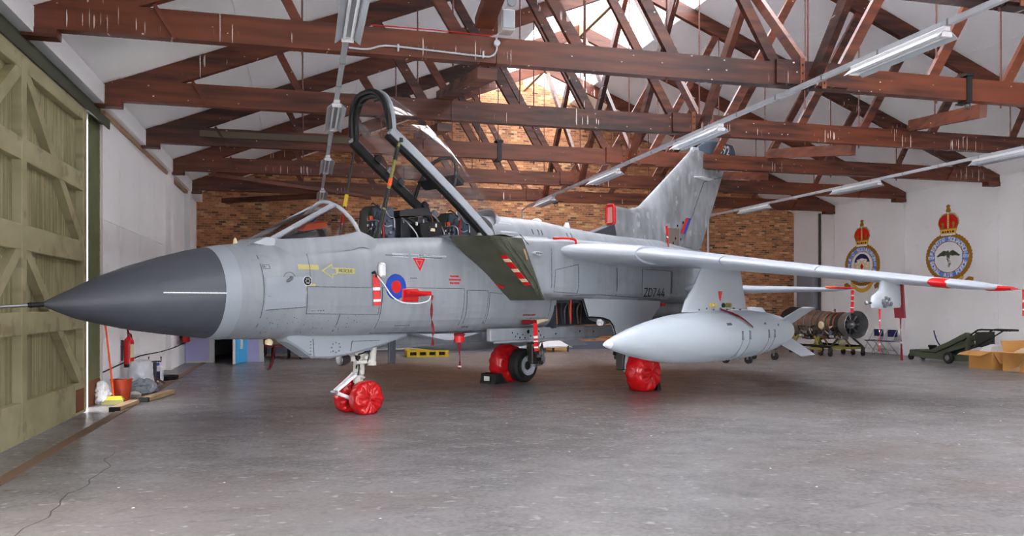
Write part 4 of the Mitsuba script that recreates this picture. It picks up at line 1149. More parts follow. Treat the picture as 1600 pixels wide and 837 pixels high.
for k, (s, z, w) in enumerate(((1.34, 2.14, .20), (1.32, 2.085, .24), (1.34, 2.03, .20))):
    adda('red_stencil', skin(tiny_lines(s, z, w, .03), .001, .004, 1.0), RED, fuse)
for s, z, w in ((3.25, 1.55, .26), (3.18, 1.49, .34), (3.30, 1.44, .14)):
    adda('red_stencil', skin(tiny_lines(s, z, w, .03), .001, .004, 1.0), DRED, fuse)
adda('black_stencil', skin(tiny_lines(1.78, 1.30, .14, .03), .001, .004, 1.0), SEAM, fuse)
for s, z, w in ((-1.95, 1.84, .20), (-1.94, 1.80, .14), (-1.93, 1.74, .18), (.5, 2.10, .12), (.3, 1.36, .3), (-1.3, 1.60, .22)):
    adda('black_stencil', skin(tiny_lines(s, z, w, .014), .001, .004, 1.0), SEAM, fuse)
# scraped walkway line
for k in range(12):
    s0 = .0 + 1.35 * rng.random()
    adda('scuff', skin(sbox(s0, 2.42 + .07 * rng.random(), s0 + .18 + .35 * rng.random(), 2.435 + .07 * rng.random() * 0 + .07 * (k % 3) / 3 + .004), .001, .003, .2), (SEAM, MGREY, LGREY)[k % 3], fuse)
# round fuel point, probe disc
cp = adda('filler_point', skin(disc(-1.35, 2.02, .075), .002, .010, .08), LGREY, fuse, label='round open filler point')
adda('filler_hole', skin(disc(-1.35, 2.02, .058), .006, .012, .08), BLACK, cp)
adda('filler_spokes', [skin(disc(-1.35 + .03 * math.cos(a), 2.02 + .03 * math.sin(a), .012), .010, .018, .2) for a in np.linspace(0, 5.2, 6)], STEEL, cp)
ad = adda('probe_disc', skin(disc(-1.62, 2.05, .09).difference(disc(-1.62, 2.05, .082)), .001, .004, .08), SEAM, fuse)
t0 = float(side(-1.62, 2.05))
adda('air_data_probe', tube(arc([(-1.60, t0, 2.06), (-1.62, t0 + .05, 2.05), (-1.72, t0 + .09, 2.0)], 4), [.022] * 8 + [.008], 8), SEAM, fuse, label='small black air data vane')
adda('static_vents', [skin(disc(-1.95 + .0, 2.20, .012), .001, .003, .3), skin(sbox(-1.98, 2.17, -1.88, 2.23).difference(sbox(-1.97, 2.178, -1.89, 2.222)), .001, .003, .2)], SEAM, fuse)
# intake box side
plate('access_panel', [(3.28, 1.92), (3.95, 1.90), (3.95, 2.42), (3.30, 2.30)], cside, mid)
plate('access_panel', [(3.97, 1.90), (4.55, 1.88), (4.55, 2.40), (3.97, 2.42)], cside, mid, frame_=False, m=PATCH)
seam([(3.20, 1.9), (3.20, 2.75)], .012, cside, mid)
seam([(7.26, 1.80), (7.26, 2.40)], .035, cside, mid)
seam([(5.2, 1.86), (5.2, 2.4)], .03, cside, mid)
seam([(3.2, 1.84), (4.6, 1.88), (6.9, 1.80)], .012, cside, mid)
plate('access_panel', [(6.1, 1.79), (7.2, 1.79), (7.2, 2.40), (6.1, 2.40)], cside, mid, m=PATCH)
adda('serial_number', [skintext('ZD744', 6.16, 1.85, .18, .012, cside)], SOFTB, mid, label='dark serial number ZD744')
lo = adda('louvre', hull([(2.82 + .13 * math.cos(a) * k, 1.31 + o, 2.57 + .042 * math.sin(a) * k) for a in np.linspace(0, 6.28, 16) for k, o in ((1, 0), (.8, .05))]), LGREY, mid, label='small oval vent on the intake side', smooth=30)
adda('louvre_slot', [box(2.74 + .045 * k, 1.355, 2.555, 2.765 + .045 * k, 1.366, 2.585) for k in range(4)], SEAM, lo)
adda('red_edging', tube(arc([(3.30, 1.28, 2.86), (3.62, 1.30, 2.88), (3.85, 1.32, 2.87), (3.90, 1.33, 2.80), (3.88, 1.34, 2.72)], 5), .022, 8), RED, jet, label='red edging at the root of the wing glove')

# windscreen
ws_lo = [(-1.66, .33, 2.60), (-1.55, .46, 2.585), (-.85, .52, 2.66), (-.38, .53, 2.775)]
ARCH = [(-.26, -.55, 2.66), (-.34, -.53, 2.74), (-.42, -.50, 2.90), (-.52, -.42, 3.05), (-.60, -.30, 3.16), (-.64, 0, 3.24), (-.60, .30, 3.16), (-.52, .42, 3.05), (-.42, .50, 2.90), (-.34, .53, 2.74), (-.26, .55, 2.66)]
def strip(p, q, w, th, up):
    return beam(p, q, w, th, up)


wf = adda('windscreen_frame', cat_([tube(arc(ARCH, 5), .030, 10)] + [strip((-1.68, s * .33, 2.60), (-.64, s * .29, 3.17), .075, .03, (-.4, s * .55, .75)) for s in (-1, 1)]), LGREY, jet, smooth=30, label='grey windscreen frame')
SILL = arc([(-1.72, .36, 2.585), (-1.55, .46, 2.59), (-1.2, .50, 2.625), (-.85, .52, 2.665), (-.55, .53, 2.72), (-.38, .53, 2.765), (-.22, .525, 2.735), (-.02, .52, 2.66)], 5)
for s in (-1, 1):
    adda('windscreen_sill', loft([[(a, s * (b - .05), c - .22), (a, s * (b + .10 * k), c - .22), (a, s * (b + .085 * k), c - .14), (a, s * (b + .055 * k), c - .06), (a, s * (b + .018), c + .012), (a, s * (b - .03), c + .012)] for (a, b, c), k in zip(SILL, np.clip(np.minimum(np.linspace(0, 4, len(SILL)) + .3, np.linspace(5, .8, len(SILL))), 0, 1))]), GREY, wf, smooth=50)


def sheet(rows):
    rows = [np.asarray(r, float) for r in rows]
    return loft(rows, caps=False, closed=False)


adda('windscreen_glass', sheet([[(-1.83, -.24, 2.60), (-1.85, .24, 2.60)], [(-.66, -.27, 3.17), (-.66, .27, 3.17)]]), GLASST, wf)
for s in (-1, 1):
    adda('windscreen_glass', sheet([[(-1.64, s * .34, 2.61), (-1.55, s * .45, 2.60), (-.85, s * .51, 2.68), (-.38, s * .52, 2.79)], [(-1.5, s * .335, 2.70), (-1.2, s * .41, 2.78), (-.80, s * .48, 2.86), (-.44, s * .49, 2.91)], [(-1.0, s * .315, 2.98), (-.85, s * .36, 3.0), (-.65, s * .40, 3.03), (-.53, s * .41, 3.05)], [(-.67, s * .30, 3.15), (-.65, s * .30, 3.155), (-.63, s * .30, 3.155), (-.61, s * .30, 3.16)]]), GLASST, wf)
adda('windscreen_base', hull([(-1.95, -.3, 2.53), (-1.95, .3, 2.53), (-1.78, -.36, 2.62), (-1.78, .36, 2.62), (-1.5, -.48, 2.58), (-1.5, .48, 2.58), (-1.5, -.48, 2.45), (-1.5, .48, 2.45)]), LGREY, wf, smooth=30)
adda('coaming', hull([(-1.45, -.36, 2.45), (-1.45, .36, 2.45), (-.75, -.42, 2.45), (-.75, .42, 2.45), (-1.1, -.3, 2.72), (-1.1, .3, 2.72), (-.8, -.32, 2.80), (-.8, .32, 2.80)]), SOFTB, jet, label='black instrument coaming')
adda('head_up_display', cat_([rbox(-.98, -.14, 2.76, -.76, .10, 2.84, .01), beam((-.95, -.12, 2.84), (-.78, -.12, 3.0), .015, .015), beam((-.95, .08, 2.84), (-.78, .08, 3.0), .015, .015)]), SOFTB, jet)
add('orange_cover', A(hull(np.array([(-1.18, .12, 2.70), (-.80, .16, 2.78), (-1.16, .22, 2.68), (-.78, .30, 2.76), (-1.14, .12, 2.80), (-.82, .16, 2.86), (-1.1, .22, 2.78), (-.8, .28, 2.84)]) + np.array([0, 0.06, 0.06]))), ORANGE, None, 'orange safety cover lying behind the windscreen', 'cover', smooth=30)

# canopy, raised about its rear hinge
HNG = np.array([2.68, 0, 2.86])
CA = math.radians(32.7)


def CN(p):
    """Canopy frame: u forward from the hinge along the sill, t, v up from the sill."""
    p = np.asarray(p, float).reshape(-1, 3)
    u, t, v = p[:, 0], p[:, 1], p[:, 2]
    return np.stack([HNG[0] - u * math.cos(CA) + v * math.sin(CA), t, HNG[2] + u * math.sin(CA) + v * math.cos(CA)], 1)


LC = 2.86
hw = lambda u: np.interp(u, [0, .5, 1.2, 2.3, LC], [.44, .49, .53, .53, .50])
utop = lambda u: u * 3.32 / LC - .06                      # where the crown of the hoop at sill station u lies
vtop = lambda q: np.interp(q, [-.1, .45, .945, 1.74, 2.4, 2.97, 3.28], [.58, .64, .71, .82, .80, .68, .52])


def crow(u, k0=0.0, k1=math.pi, n=17, shrink=0.0, lean=None):
    a = np.linspace(k0, k1, n)
    c, s = np.cos(a), np.sin(a)
    b = np.abs(s) ** .8
    return np.stack([u + (utop(u) - u) * b, (hw(u) - shrink) * np.sign(c) * np.abs(c) ** .8, (vtop(utop(u)) - shrink) * b], 1)


cf = adda('canopy_frame', cat_([tube(CN(crow(LC - .07, n=25)), .040, 10)] + [loft([CN([(u, s * (hw(u) - .05), -.07), (u, s * (hw(u) + .03), -.07), (u, s * (hw(u) + .035), .0), (u, s * (hw(u) + .012), .07), (u, s * (hw(u) - .03), .05)]) for u in np.linspace(-.05, LC, 12)]) for s in (-1, 1)]), LGREY, jet, smooth=30, label='grey canopy frame')
adda('canopy_rear_frame', loft([CN(crow(u, n=17, shrink=sh)) for u, sh in ((.0, .03), (.0, .0), (.16, .0), (.16, .02))], caps=False, closed=False), LGREY, cf, smooth=30)
adda('canopy_tail', hull(np.vstack([CN([(.05, -.44, .0), (.05, .44, 0), (-.32, -.3, -.2), (-.32, .3, -.2), (.05, -.3, .25), (.05, .3, .25), (-.1, 0, .1)])])), LGREY, cf, smooth=30)
adda('canopy_seal', cat_([loft([CN([(u, s * (hw(u) - .10), -.13), (u, s * (hw(u) + .0), -.13), (u, s * (hw(u) + .0), -.06), (u, s * (hw(u) - .10), .0)]) for u in np.linspace(.05, LC - .03, 10)]) for s in (-1, 1)] + [tube(CN(crow(LC + .01, n=25, shrink=.02)), .046, 8), tube(CN(crow(LC - .06, n=25, shrink=.06)), .05, 8)]), SOFTB, cf, label='black inner canopy rails')
adda('canopy_hoop', cat_([tube(CN(crow(1.28, n=17, shrink=.06)), .032, 8), loft([CN([(1.25 + d, y, .28 + h) for d, h in ((-.1, 0), (.14, 0), (.10, .08), (-.08, .08))]) for y in np.linspace(-.48, .48, 7)])]), SOFTB, cf, smooth=30)
for k, (u, sg) in enumerate(((2.3, -1), (2.0, -1), (1.7, -1), (1.05, -1), (.8, -1), (.5, -1), (2.2, 1), (1.5, 1), (2.75, 1))):
    c = CN([(u - .06, sg * (hw(u) - .14), -.04), (u + .06, sg * (hw(u) - .14), -.04), (u - .06, sg * (hw(u) - .03), -.04), (u + .06, sg * (hw(u) - .03), -.04), (u - .05, sg * (hw(u) - .13), .07), (u + .05, sg * (hw(u) - .13), .07), (u - .05, sg * (hw(u) - .06), .07), (u + .05, sg * (hw(u) - .06), .07)])
    adda('latch', hull(c), (SOFTB, STEEL, DGREY)[k % 3], cf)
adda('canopy_glass', loft([CN(crow(u, n=25)) for u, l in zip(np.linspace(.14, LC - .02, 14), np.interp(np.linspace(.14, LC - .02, 14), [0, .5, 2.0, LC], [0, 0, .0, .32]))], caps=False, closed=False), GLASS, cf, smooth=True)
for k, yy in enumerate((-.2, .2)):
    adda('mirror', hull(CN([(LC + .28, yy - .06, .38), (LC + .28, yy + .06, .38), (LC + .24, yy - .06, .44), (LC + .24, yy + .06, .44), (LC + .31, yy - .06, .39), (LC + .31, yy + .06, .39)])), SOFTB, cf)
# ejection seats
def seat(s, z, ty):
    st = adda('ejection_seat', cat_([rbox(s - .10, -.25, 2.02, s + .28, .25, z - .45, .03), rbox(s - .6, -.24, 2.0, s - .1, .24, 2.28, .03)]), OLIVE, jet, label='ejection seat with a dark olive headrest cover')
    adda('headrest_cover', hull([(s - .02 + a, b, c) for a, b, c in ((0, -.29, 2.5), (.10, -.31, z - .08), (.16, -.26, z + .0), (0, .0, 2.5), (.02, .02, z - .1), (.08, .02, z - .02), (.34, -.29, 2.5), (.34, -.28, z - .02), (.34, .0, z), (.34, 0, 2.5))]), OLIVE, st, smooth=40)
    adda('head_box', hull([(s + a, b, c) for a, b, c in ((.02, .00, 2.6), (.06, .0, z - .05), (.02, .26, 2.6), (.08, .25, z - .14), (.32, .0, z + .01), (.32, .24, z - .04), (.34, .26, 2.6), (.34, 0, 2.6))]), BLUEG, st, smooth=30)
    for k in range(4):
        adda('strap', tube(arc([(s + .05 + .05 * k, .262, z - .10 - .02 * k), (s + .0 + .05 * k, .15, z + .0 - .03 * k), (s + .06 + .06 * k, .02, z + .01 - .0 * k)], 4), .012, 6), (SOFTB, STEEL)[k % 2], st)
    adda('cushion', rbox(s - .02, .03, 2.46, s + .04, .23, z - .26, .02), BLUEG, st)
    adda('warning_tag', rbox(s - .035, .02, z - .27, s + .015, .12, z - .19, .008), ORANGE, st)
    adda('firing_handle', tube(arc([(s + .02, .04, z - .26), (s - .04, .10, z - .27), (s - .03, .25, z - .27), (s + .02, .29, z - .34), (s + .04, .28, z - .48)], 5), .014, 8), STEEL, st)
    adda('hose', tube(arc([(s + .1, .27, z - .15), (s + .05, .30, z - .3), (s + .08, .29, 2.75), (s + .05, .27, 2.5)], 5), .026, 8), MAROON, st)
    for k in range(7):
        a_, b_ = s + .05 + .04 * k, z - .14 - .06 * ((k * 3) % 7)
        adda('fitting', rbox(a_, .255, b_ - .03, a_ + .05, .285, b_ + .02, .006), (STEEL, SOFTB, DGREY, BLUEG)[k % 4], st)
    for k in range(5):
        adda('buckle', rbox(s - .05, .04 + .04 * k, z - .36 - .03 * (k % 3), s - .02, .075 + .04 * k, z - .32 - .03 * (k % 3), .005), (STEEL, SOFTB, OFFW)[k % 3], st)
    for k, q in enumerate(([(s + .0, .02, z - .06), (s - .04, .06, z - .18), (s - .03, .10, z - .34), (s - .05, .14, z - .5)], [(s + .0, .24, z - .14), (s - .03, .22, z - .24), (s - .04, .18, z - .38), (s - .05, .15, z - .52)], [(s + .1, .27, z - .08), (s + .2, .29, z - .2), (s + .3, .28, z - .22), (s + .32, .27, z - .4)], [(s + .02, .28, z - .3), (s + .14, .29, z - .36), (s + .26, .28, z - .33)])):
        adda('strap', tube(arc(q, 5), .013, 6), (OLIVE, SOFTB, STEEL, MGREY)[k], st)
    for k in range(6):
        adda('harness', tube(arc([(s - .03, .05 + .035 * k, z - .42), (s - .08, .08 + .03 * k, z - .52 - .02 * (k % 3)), (s - .02, .04 + .04 * ((k * 2) % 5), 2.5)], 4), .011, 6), (STEEL, SOFTB, BLUEG)[k % 3], st)


seat(.22, 3.28, 0)
seat(1.90, 3.31, 0)
rc = adda('rear_coaming', hull([(.74, -.36, 3.12), (.74, .16, 3.12), (1.32, -.36, 3.18), (1.32, .28, 3.18), (.76, -.34, 3.22), (.76, .14, 3.22), (1.30, -.34, 3.32), (1.30, .24, 3.32)]), SOFTB, jet, label='black instrument box between the seats')
adda('instrument_box', cat_([rbox(.80, -.36, 2.6, 1.15, .12, 3.12, .01), rbox(1.10, -.3, 2.8, 1.3, .2, 3.14, .01)]), DGREY, rc)
bx_ = adda('instrument_box', hull([(1.02, .02, 2.66), (1.02, .38, 2.66), (1.46, .02, 2.66), (1.46, .38, 2.66), (.98, .02, 3.03), (.98, .38, 3.0), (1.46, .02, 3.10), (1.46, .38, 3.07)]), SOFTB, rc)
adda('grab_handle', tube(arc([(1.25, .10, 3.16), (1.3, .12, 3.22), (1.4, .2, 3.16), (1.38, .24, 3.05)], 5), .012, 6), RUST, rc)
adda('placard', box(1.20, .375, 2.90, 1.30, .389, 2.95), CREAM, rc)
adda('glare_plate', hull([(1.1, .30, 2.74), (1.6, .40, 2.84), (1.1, .46, 2.70), (1.6, .46, 2.82), (1.1, .38, 2.78), (1.6, .43, 2.88)]), DGREY, rc)
for k in range(9):
    s_ = .82 + .07 * k
    adda('switch', rbox(s_, .12 + .25 * (k % 2), 3.02 - .05 * (k % 3), s_ + .03, .15 + .25 * (k % 2), 3.08 - .05 * (k % 3), .004), (STEEL, OFFW, DGREY)[k % 3], rc)
for q in ([(.78, .16, 3.10), (.80, .30, 3.0), (.92, .36, 2.84), (.95, .38, 2.70)], [(.9, .14, 3.1), (1.0, .30, 2.98), (1.02, .40, 2.8)], [(1.34, .26, 3.2), (1.45, .3, 3.1), (1.55, .34, 2.9), (1.58, .36, 2.75)], [(1.5, .1, 2.9), (1.62, .2, 2.96), (1.70, .3, 2.8)]):
    adda('cable', tube(arc(q, 5), .013, 6), (SOFTB, STEEL, DGREY)[len(q) % 3], rc)
adda('sill_fittings', [rbox(2.30, .38, 2.70, 2.38, .45, 2.95, .01), rbox(2.44, .40, 2.70, 2.49, .45, 3.02, .01)], OFFW, jet)
# ---------------------------------------------------------------- drop tanks
def tank(sg, lb):
    t = thing('drop_tank', lb, 'fuel tank')
    T_ = 3.0 * sg
    prof = [(0, 0), (.02, .0), (.045, .06), (.12, .28), (.23, .75), (.33, 1.3), (.41, 1.9), (.458, 2.6), (.475, 3.3), (.475, 4.4), (.455, 5.0), (.41, 5.6), (.33, 6.2), (.23, 6.65), (.14, 6.85), (0, 6.9)]
    s = np.interp(np.linspace(0, 6.9, 60), [p[1] for p in prof], [p[0] for p in prof])
    adda('body', lathe([(0, 0)] + [(r, h) for r, h in zip(s[1:-1], np.linspace(0, 6.9, 60)[1:-1])] + [(0, 6.9)], (2.42, T_, 1.08), (1, 0, .008), 48), TANKG, t, smooth=60)
    adda('nose_cap', lathe([(0, -.015), (.02, -.01), (.05, .06), (.072, .13), (.06, .14)], (2.42, T_, 1.08), (1, 0, .008), 24), WHITE, t, smooth=40)
    for a in (40, 140, -40, -140) if sg > 0 else (40, -40):
        c, d = math.cos(math.radians(a)), math.sin(math.radians(a))
        n = (0, -d, c)
        adda('tail_fin', loft([wingsec((8.05 + .9 * (r - .25) * 1.0, T_ + c * r, 1.13 + d * r), (9.05 + .42 * (r - .25), T_ + c * r, 1.13 + d * r), .02, n, .6, 12) for r in (.22, .5, .78)]), LGREY, t, smooth=30)
    if sg < 0:
        return t
    R = lambda h: np.interp(h, np.linspace(0, 6.9, 60), s)
    for h0 in (3.72, 4.02, 4.88, 5.18):
        q = [(2.42 + h0 + .04 * math.sin(a) - .10 * (a + .3) ** 2 * 0, T_ + (R(h0) + .003) * math.cos(a), 1.08 + .008 * h0 + (R(h0) + .003) * math.sin(a)) for a in np.linspace(-1.35, .15, 14)]
        adda('seam', tube(q, .006, 4), MGREY, t)
        a0 = 0.05
        adda('slot', [hull([(2.42 + h0 + dx, T_ + (R(h0) + o) * math.cos(a), 1.1 + (R(h0) + o) * math.sin(a)) for dx in (-.035, .035) for o in (.0, .008) for a in (a0 - .17 + .05 * 0, a0 + .17)])], SEAM, t)
    for h0, a0 in ((3.3, .52), (4.75, .50), (5.4, .45)):
        adda('slot', hull([(2.42 + h0 + dx, T_ + (R(h0) + o) * math.cos(a), 1.1 + (R(h0) + o) * math.sin(a)) for dx in (-.09, .09) for o in (.0, .008) for a in (a0 - .05, a0 + .05)]), SEAM, t)
    adda('spigots', [cone((s_, T_, 1.53), (s_, T_, 1.60), .03, n=8) for s_ in (5.0, 5.4, 6.7, 7.4)] + [rbox(6.5, T_ - .04, 1.54, 7.35, T_ + .06, 1.60, .01)], WHITE, t)
    return t


tank(1, 'large pale grey drop tank hanging under the near wing')
tank(-1, 'grey drop tank on the far side, half hidden behind the fuselage')

# ---------------------------------------------------------------- covers and streamers
def wheel_cover(s, t, z, r, w, m, lb, seed):
    a = np.linspace(0, 2 * np.pi, 64, endpoint=False)
    prof = [(-w, .10), (-w * 1.02, .55), (-w, .90), (-w * .8, 1.02), (-w * .3, 1.04), (0, 1.06), (w * .4, 1.05), (w * .8, 1.04), (w * 1.04, .92), (w * 1.08, .84), (w * 1.12, .75), (w * 1.14, .6), (w * 1.14, .45), (w * 1.13, .28), (w * 1.12, .12)]
    secs = []
    for d, k in prof:
        q = np.stack([3.2 * np.cos(a), 3.2 * np.sin(a), np.full(64, seed * 7.0 + 6 * d + 2 * k)], 1)
        rr = r * k * (1 + .16 * (meshkit.fbm(q, 4, seed) - .5) * (k > .3))
        dd = d + .09 * (meshkit.fbm(q * 1.7 + 9, 3, seed) - .5) * (r / .26) ** .5
        zz_ = np.maximum(rr * np.sin(a), -z + .004)
        secs.append(np.stack([s + rr * np.cos(a), np.full(64, t) + dd, z + zz_], 1))
    return add('wheel_cover', A(loft(secs)), m, None, lb, 'wheel cover', smooth=50)


wheel_cover(.03, .20, .245, .258, .105, REDV, 'bright red vinyl cover on the near nose wheel', 1)
wheel_cover(.03, -.20, .245, .258, .105, REDV, 'red cover on the far nose wheel, half hidden by the near one', 2)
wheel_cover(5.72, 1.58, .375, .385, .18, REDV, 'red vinyl cover on the main wheel under the drop tank nose', 3)
wheel_cover(5.36, -1.72, .39, .41, .17, REDV, 'red cover on the far main wheel in the shadow', 4)
ch = thing('wheel_chock', 'black chock against the far main wheel', 'chock')
adda('wedge', hull([(4.7, -1.9, 0), (4.7, -1.45, 0), (5.1, -1.9, 0), (5.1, -1.45, 0), (4.75, -1.9, .2), (4.75, -1.45, .2), (4.9, -1.9, .22), (4.9, -1.45, .22)]), BLACK, ch)
adda('end_plate', rbox(4.67, -1.75, .06, 4.7, -1.6, .16, .005), OFFW, ch)
add('wheel_chock', A(hull([(6.02, 1.5, 0), (6.02, 1.72, 0), (6.16, 1.5, 0), (6.16, 1.72, 0), (6.04, 1.5, .12), (6.04, 1.72, .12), (6.12, 1.5, .14), (6.12, 1.72, .14)])), BLACK, None, 'small black chock behind the near main wheel', 'chock')


def ribbon(pts, w, m, lb, stripes=(), twist=0.0, face=(0.27, -.96, 0), thick=.004):
    """A hanging streamer along pts (hall coordinates), w wide, facing the way it is looked at."""
    p = arc(pts, 24) if len(pts) > 2 else np.linspace(pts[0], pts[1], 40)
    f = np.array(face) / np.linalg.norm(face)
    t = thing('streamer', lb, 'streamer')
    rows = []
    L = np.concatenate([[0], np.cumsum(np.linalg.norm(np.diff(p, axis=0), axis=1))])
    for i in range(len(p)):
        u = L[i] / L[-1]
        an = twist * u
        d = np.cross(np.gradient(p, axis=0)[i], f)
        d /= np.linalg.norm(d) + 1e-9
        e = d * math.cos(an) + f * math.sin(an)
        g = np.cross(e, np.gradient(p, axis=0)[i])
        g /= np.linalg.norm(g) + 1e-9
        rows.append([p[i] + e * w / 2, p[i] + e * w / 2 + g * thick, p[i] - e * w / 2 + g * thick, p[i] - e * w / 2])
    add('strap', loft(rows), m, t)
    for a, b in stripes:
        sel = [k for k in range(len(p)) if a <= L[k] / L[-1] <= b]
        if len(sel) > 1:
            rr = []
            for k in sel:
                r = np.array(rows[k])
                c = r.mean(0)
                rr.append(c + (r - c) * np.array([1.02]) + 0 * c)
            o = []
            for k, r in zip(sel, rr):
                g = (np.array(rows[k][1]) - np.array(rows[k][0]))
                g = g / np.linalg.norm(g)
                o.append([r[0] - g * .004, r[1] + g * .004, r[2] + g * .004, r[3] - g * .004])
            add('band', loft(o), WHITE, t)
    return t


def hang(s, t, z0, z1, dx=0.0):
    a = wp(s, t, z0)
    return [a, a + np.array([dx * .5, 0, (z1 - z0) * .5]), a + np.array([dx, 0, z1 - z0])]


S0 = float(side(-.2, 2.1))
ribbon(hang(-.19, S0 + .03, 2.13, 1.68, .02), .11, RED, 'red streamer with a white band below the white probe cover on the nose', ((.38, .5), (.78, .88)))
av = thing('vane_cover', 'white tubular cover on the air data vane above the red streamer', 'cover')
adda('sleeve', rbox(-.14, S0 - .01, 2.10, -.03, S0 + .09, 2.32, .03), WHITE, av)
adda('vane', cat_([cone((-.23, S0, 2.16), (-.23, S0 + .06, 2.18), .018, n=8), cone((-.23, S0 + .06, 2.18), (-.20, S0 + .06, 2.10), .012, n=8)]), BLACK, av)
pc = thing('probe_cover', 'red rigid cover over the probe beside the roundel', 'cover')
adda('plate', rbox(.33, S0 - .005, 1.74, .66, S0 + .025, 1.94, .012), RED, pc)
adda('hood', hull([(.36, S0 + .02, 1.80), (.36, S0 + .02, 1.92), (.36, S0 + .12, 1.86), (.82, S0 + .02, 1.83), (.82, S0 + .02, 1.90), (.82, S0 + .14, 1.84), (.82, S0 + .14, 1.90), (.42, S0 + .14, 1.90)]), RED, pc)
adda('cord', tube(arc([(-.2, S0 + .07, 2.12), (-.05, S0 + .04, 2.0), (.12, S0 + .03, 1.82), (.3, S0 + .05, 1.73), (.55, S0 + .08, 1.71), (.75, S0 + .13, 1.75), (.80, S0 + .15, 1.83)], 8), .010, 6), WHITE, pc)
ribbon([wp(.83, S0 + .14, 1.84), wp(.82, S0 + .14, 1.55), wp(.84, S0 + .15, 1.3), wp(.83, S0 + .15, 1.04)], .045, MAROON, 'thin twisted maroon streamer hanging from the red probe cover', (), 9.0)
vb = thing('vent_bung', 'red bung with a streamer under the belly', 'bung')
adda('bung', cone((1.78, .46, 1.20), (1.78, .46, 1.06), .09, n=14), RED, vb)
adda('collar', lathe([(0, 0), (.10, .0), (.11, .03), (.06, .05)], (1.78, .46, 1.17), (0, 0, 1), 16), DRED, vb)
ribbon([wp(1.78, .46, 1.06), wp(1.79, .46, .9), wp(1.79, .47, .75), wp(1.79, .46, .60)], .07, MAROON, 'maroon streamer hanging from the bung under the belly', ((.86, .93),), 2.0)
fb = thing('flare_cover', 'red and cream pod cover under the intake', 'cover')
adda('bung', hull([(3.05, .74, 1.33), (3.3, .74, 1.33), (3.12, .90, 1.36), (3.3, .90, 1.36), (3.1, .74, 1.42), (3.3, .9, 1.42), (3.25, .74, 1.42)]), DRED, fb)
adda('pod', hull([(3.28, .74, 1.33), (3.28, .90, 1.34), (3.28, .74, 1.42), (3.28, .90, 1.42), (3.75, .80, 1.40), (3.75, .76, 1.42), (3.7, .84, 1.43)]), CREAM, fb, smooth=30)
ribbon(hang(3.25, .90, 1.36, .86, .02), .085, RED, 'red streamer with white bands hanging under the intake, before the white board', ((.45, .55), (.62, .68), (.82, .9)))
ribbon([wp(6.0, 3.10, 1.60), wp(6.05, 3.30, 1.53), wp(6.25, 3.43, 1.42), wp(6.5, 3.50, 1.27)], .07, DRED, 'dark red streamer lying over the top of the drop tank', (), 0, (.2, -.6, .7))
ribbon(hang(6.05, 5.9, 1.62, .93, -.01), .06, RED, 'red streamer hanging from the front of the outer pylon', ((.25, .3), (.5, .55), (.8, .86)), 1.0)
gd_ = thing('edge_guard', 'maroon guard strip along the rear of the outer pylon', 'guard')
adda('strip', loft([[(7.05 + a, 5.82, z), (7.05 + a, 5.98, z), (7.14 + a, 5.98, z), (7.14 + a, 5.82, z)] for z, a in ((2.06, -.08), (1.64, .0), (1.46, .05))]), MAROON, gd_)
ribbon([wp(7.15, 5.9, 1.46), wp(7.17, 5.9, 1.2), wp(7.2, 5.9, .95), wp(7.22, 5.9, .72)], .055, MAROON, 'long maroon streamer under the pylon edge guard', ((.25, .30), (.55, .6)), 1.5)
tg = thing('edge_guard', 'red guard on the wing tip trailing edge', 'guard')
adda('strip', loft([wingsec((s, t, z), (s + .9, t + .05, z - .012), h, (0, 0, 1), .4, 8) for s, t, z, h in ((7.45, 7.12, 1.975, .05), (7.45, 7.30, 1.965, .045), (7.45, 7.49, 1.96, .03))]), RED, tg)
ribbon(hang(8.34, 7.53, 1.95, 1.50, .0), .10, RED, 'red streamer with white bands hanging from the near wing tip', ((.38, .48), (.72, .8)))
sg_ = thing('edge_guard', 'red guard along the tip of the tailplane', 'guard')
adda('strip', cat_([rbox(10.25, 3.50, 2.05, 11.36, 3.68, 2.09, .01)]), RED, sg_)
adda('knob', rbox(10.05, 3.50, 2.05, 10.27, 3.66, 2.10, .02), ORANGE, sg_)
ribbon(hang(11.36, 3.65, 2.02, 1.50, -.02), .11, RED, 'red streamer hanging from the tailplane tip beside the jet engine', ((.2, .26), (.45, .52), (.75, .8)))
sc = thing('scoop_cover', 'red and white ring around the dorsal scoop', 'cover')
adda('rim', tube([(6.88, -.10, 3.5), (6.87, -.10, 3.82), (6.87, -.07, 3.87), (6.87, .07, 3.87), (6.87, .10, 3.82), (6.88, .10, 3.5), (6.88, .08, 3.46), (6.88, -.08, 3.46)], .04, 8), RED, sc)
adda('stuffing', box(6.86, -.09, 3.48, 6.92, .09, 3.84), mat('rag', lin(226, 150, 140), .8), sc)
ribbon([wp(8.72, .30, 3.54), wp(8.74, .31, 3.35), wp(8.72, .33, 3.18), wp(8.74, .35, 3.05)], .07, RED, 'short red streamer at the foot of the fin', ((.5, .58),), .6)
add('red_plug', A(rbox(7.0, 1.1, 1.66, 7.14, 1.24, 1.72, .01)), RED, None, 'small red plug on the fuselage just above the drop tank', 'plug')

# green intake cover
ic = thing('intake_cover', 'dark green canvas cover strapped over the air intake', 'cover')
def icp(t, z, off):
    return (float(rake(np.array([t]), np.array([z]))[0]) - off, t, z)


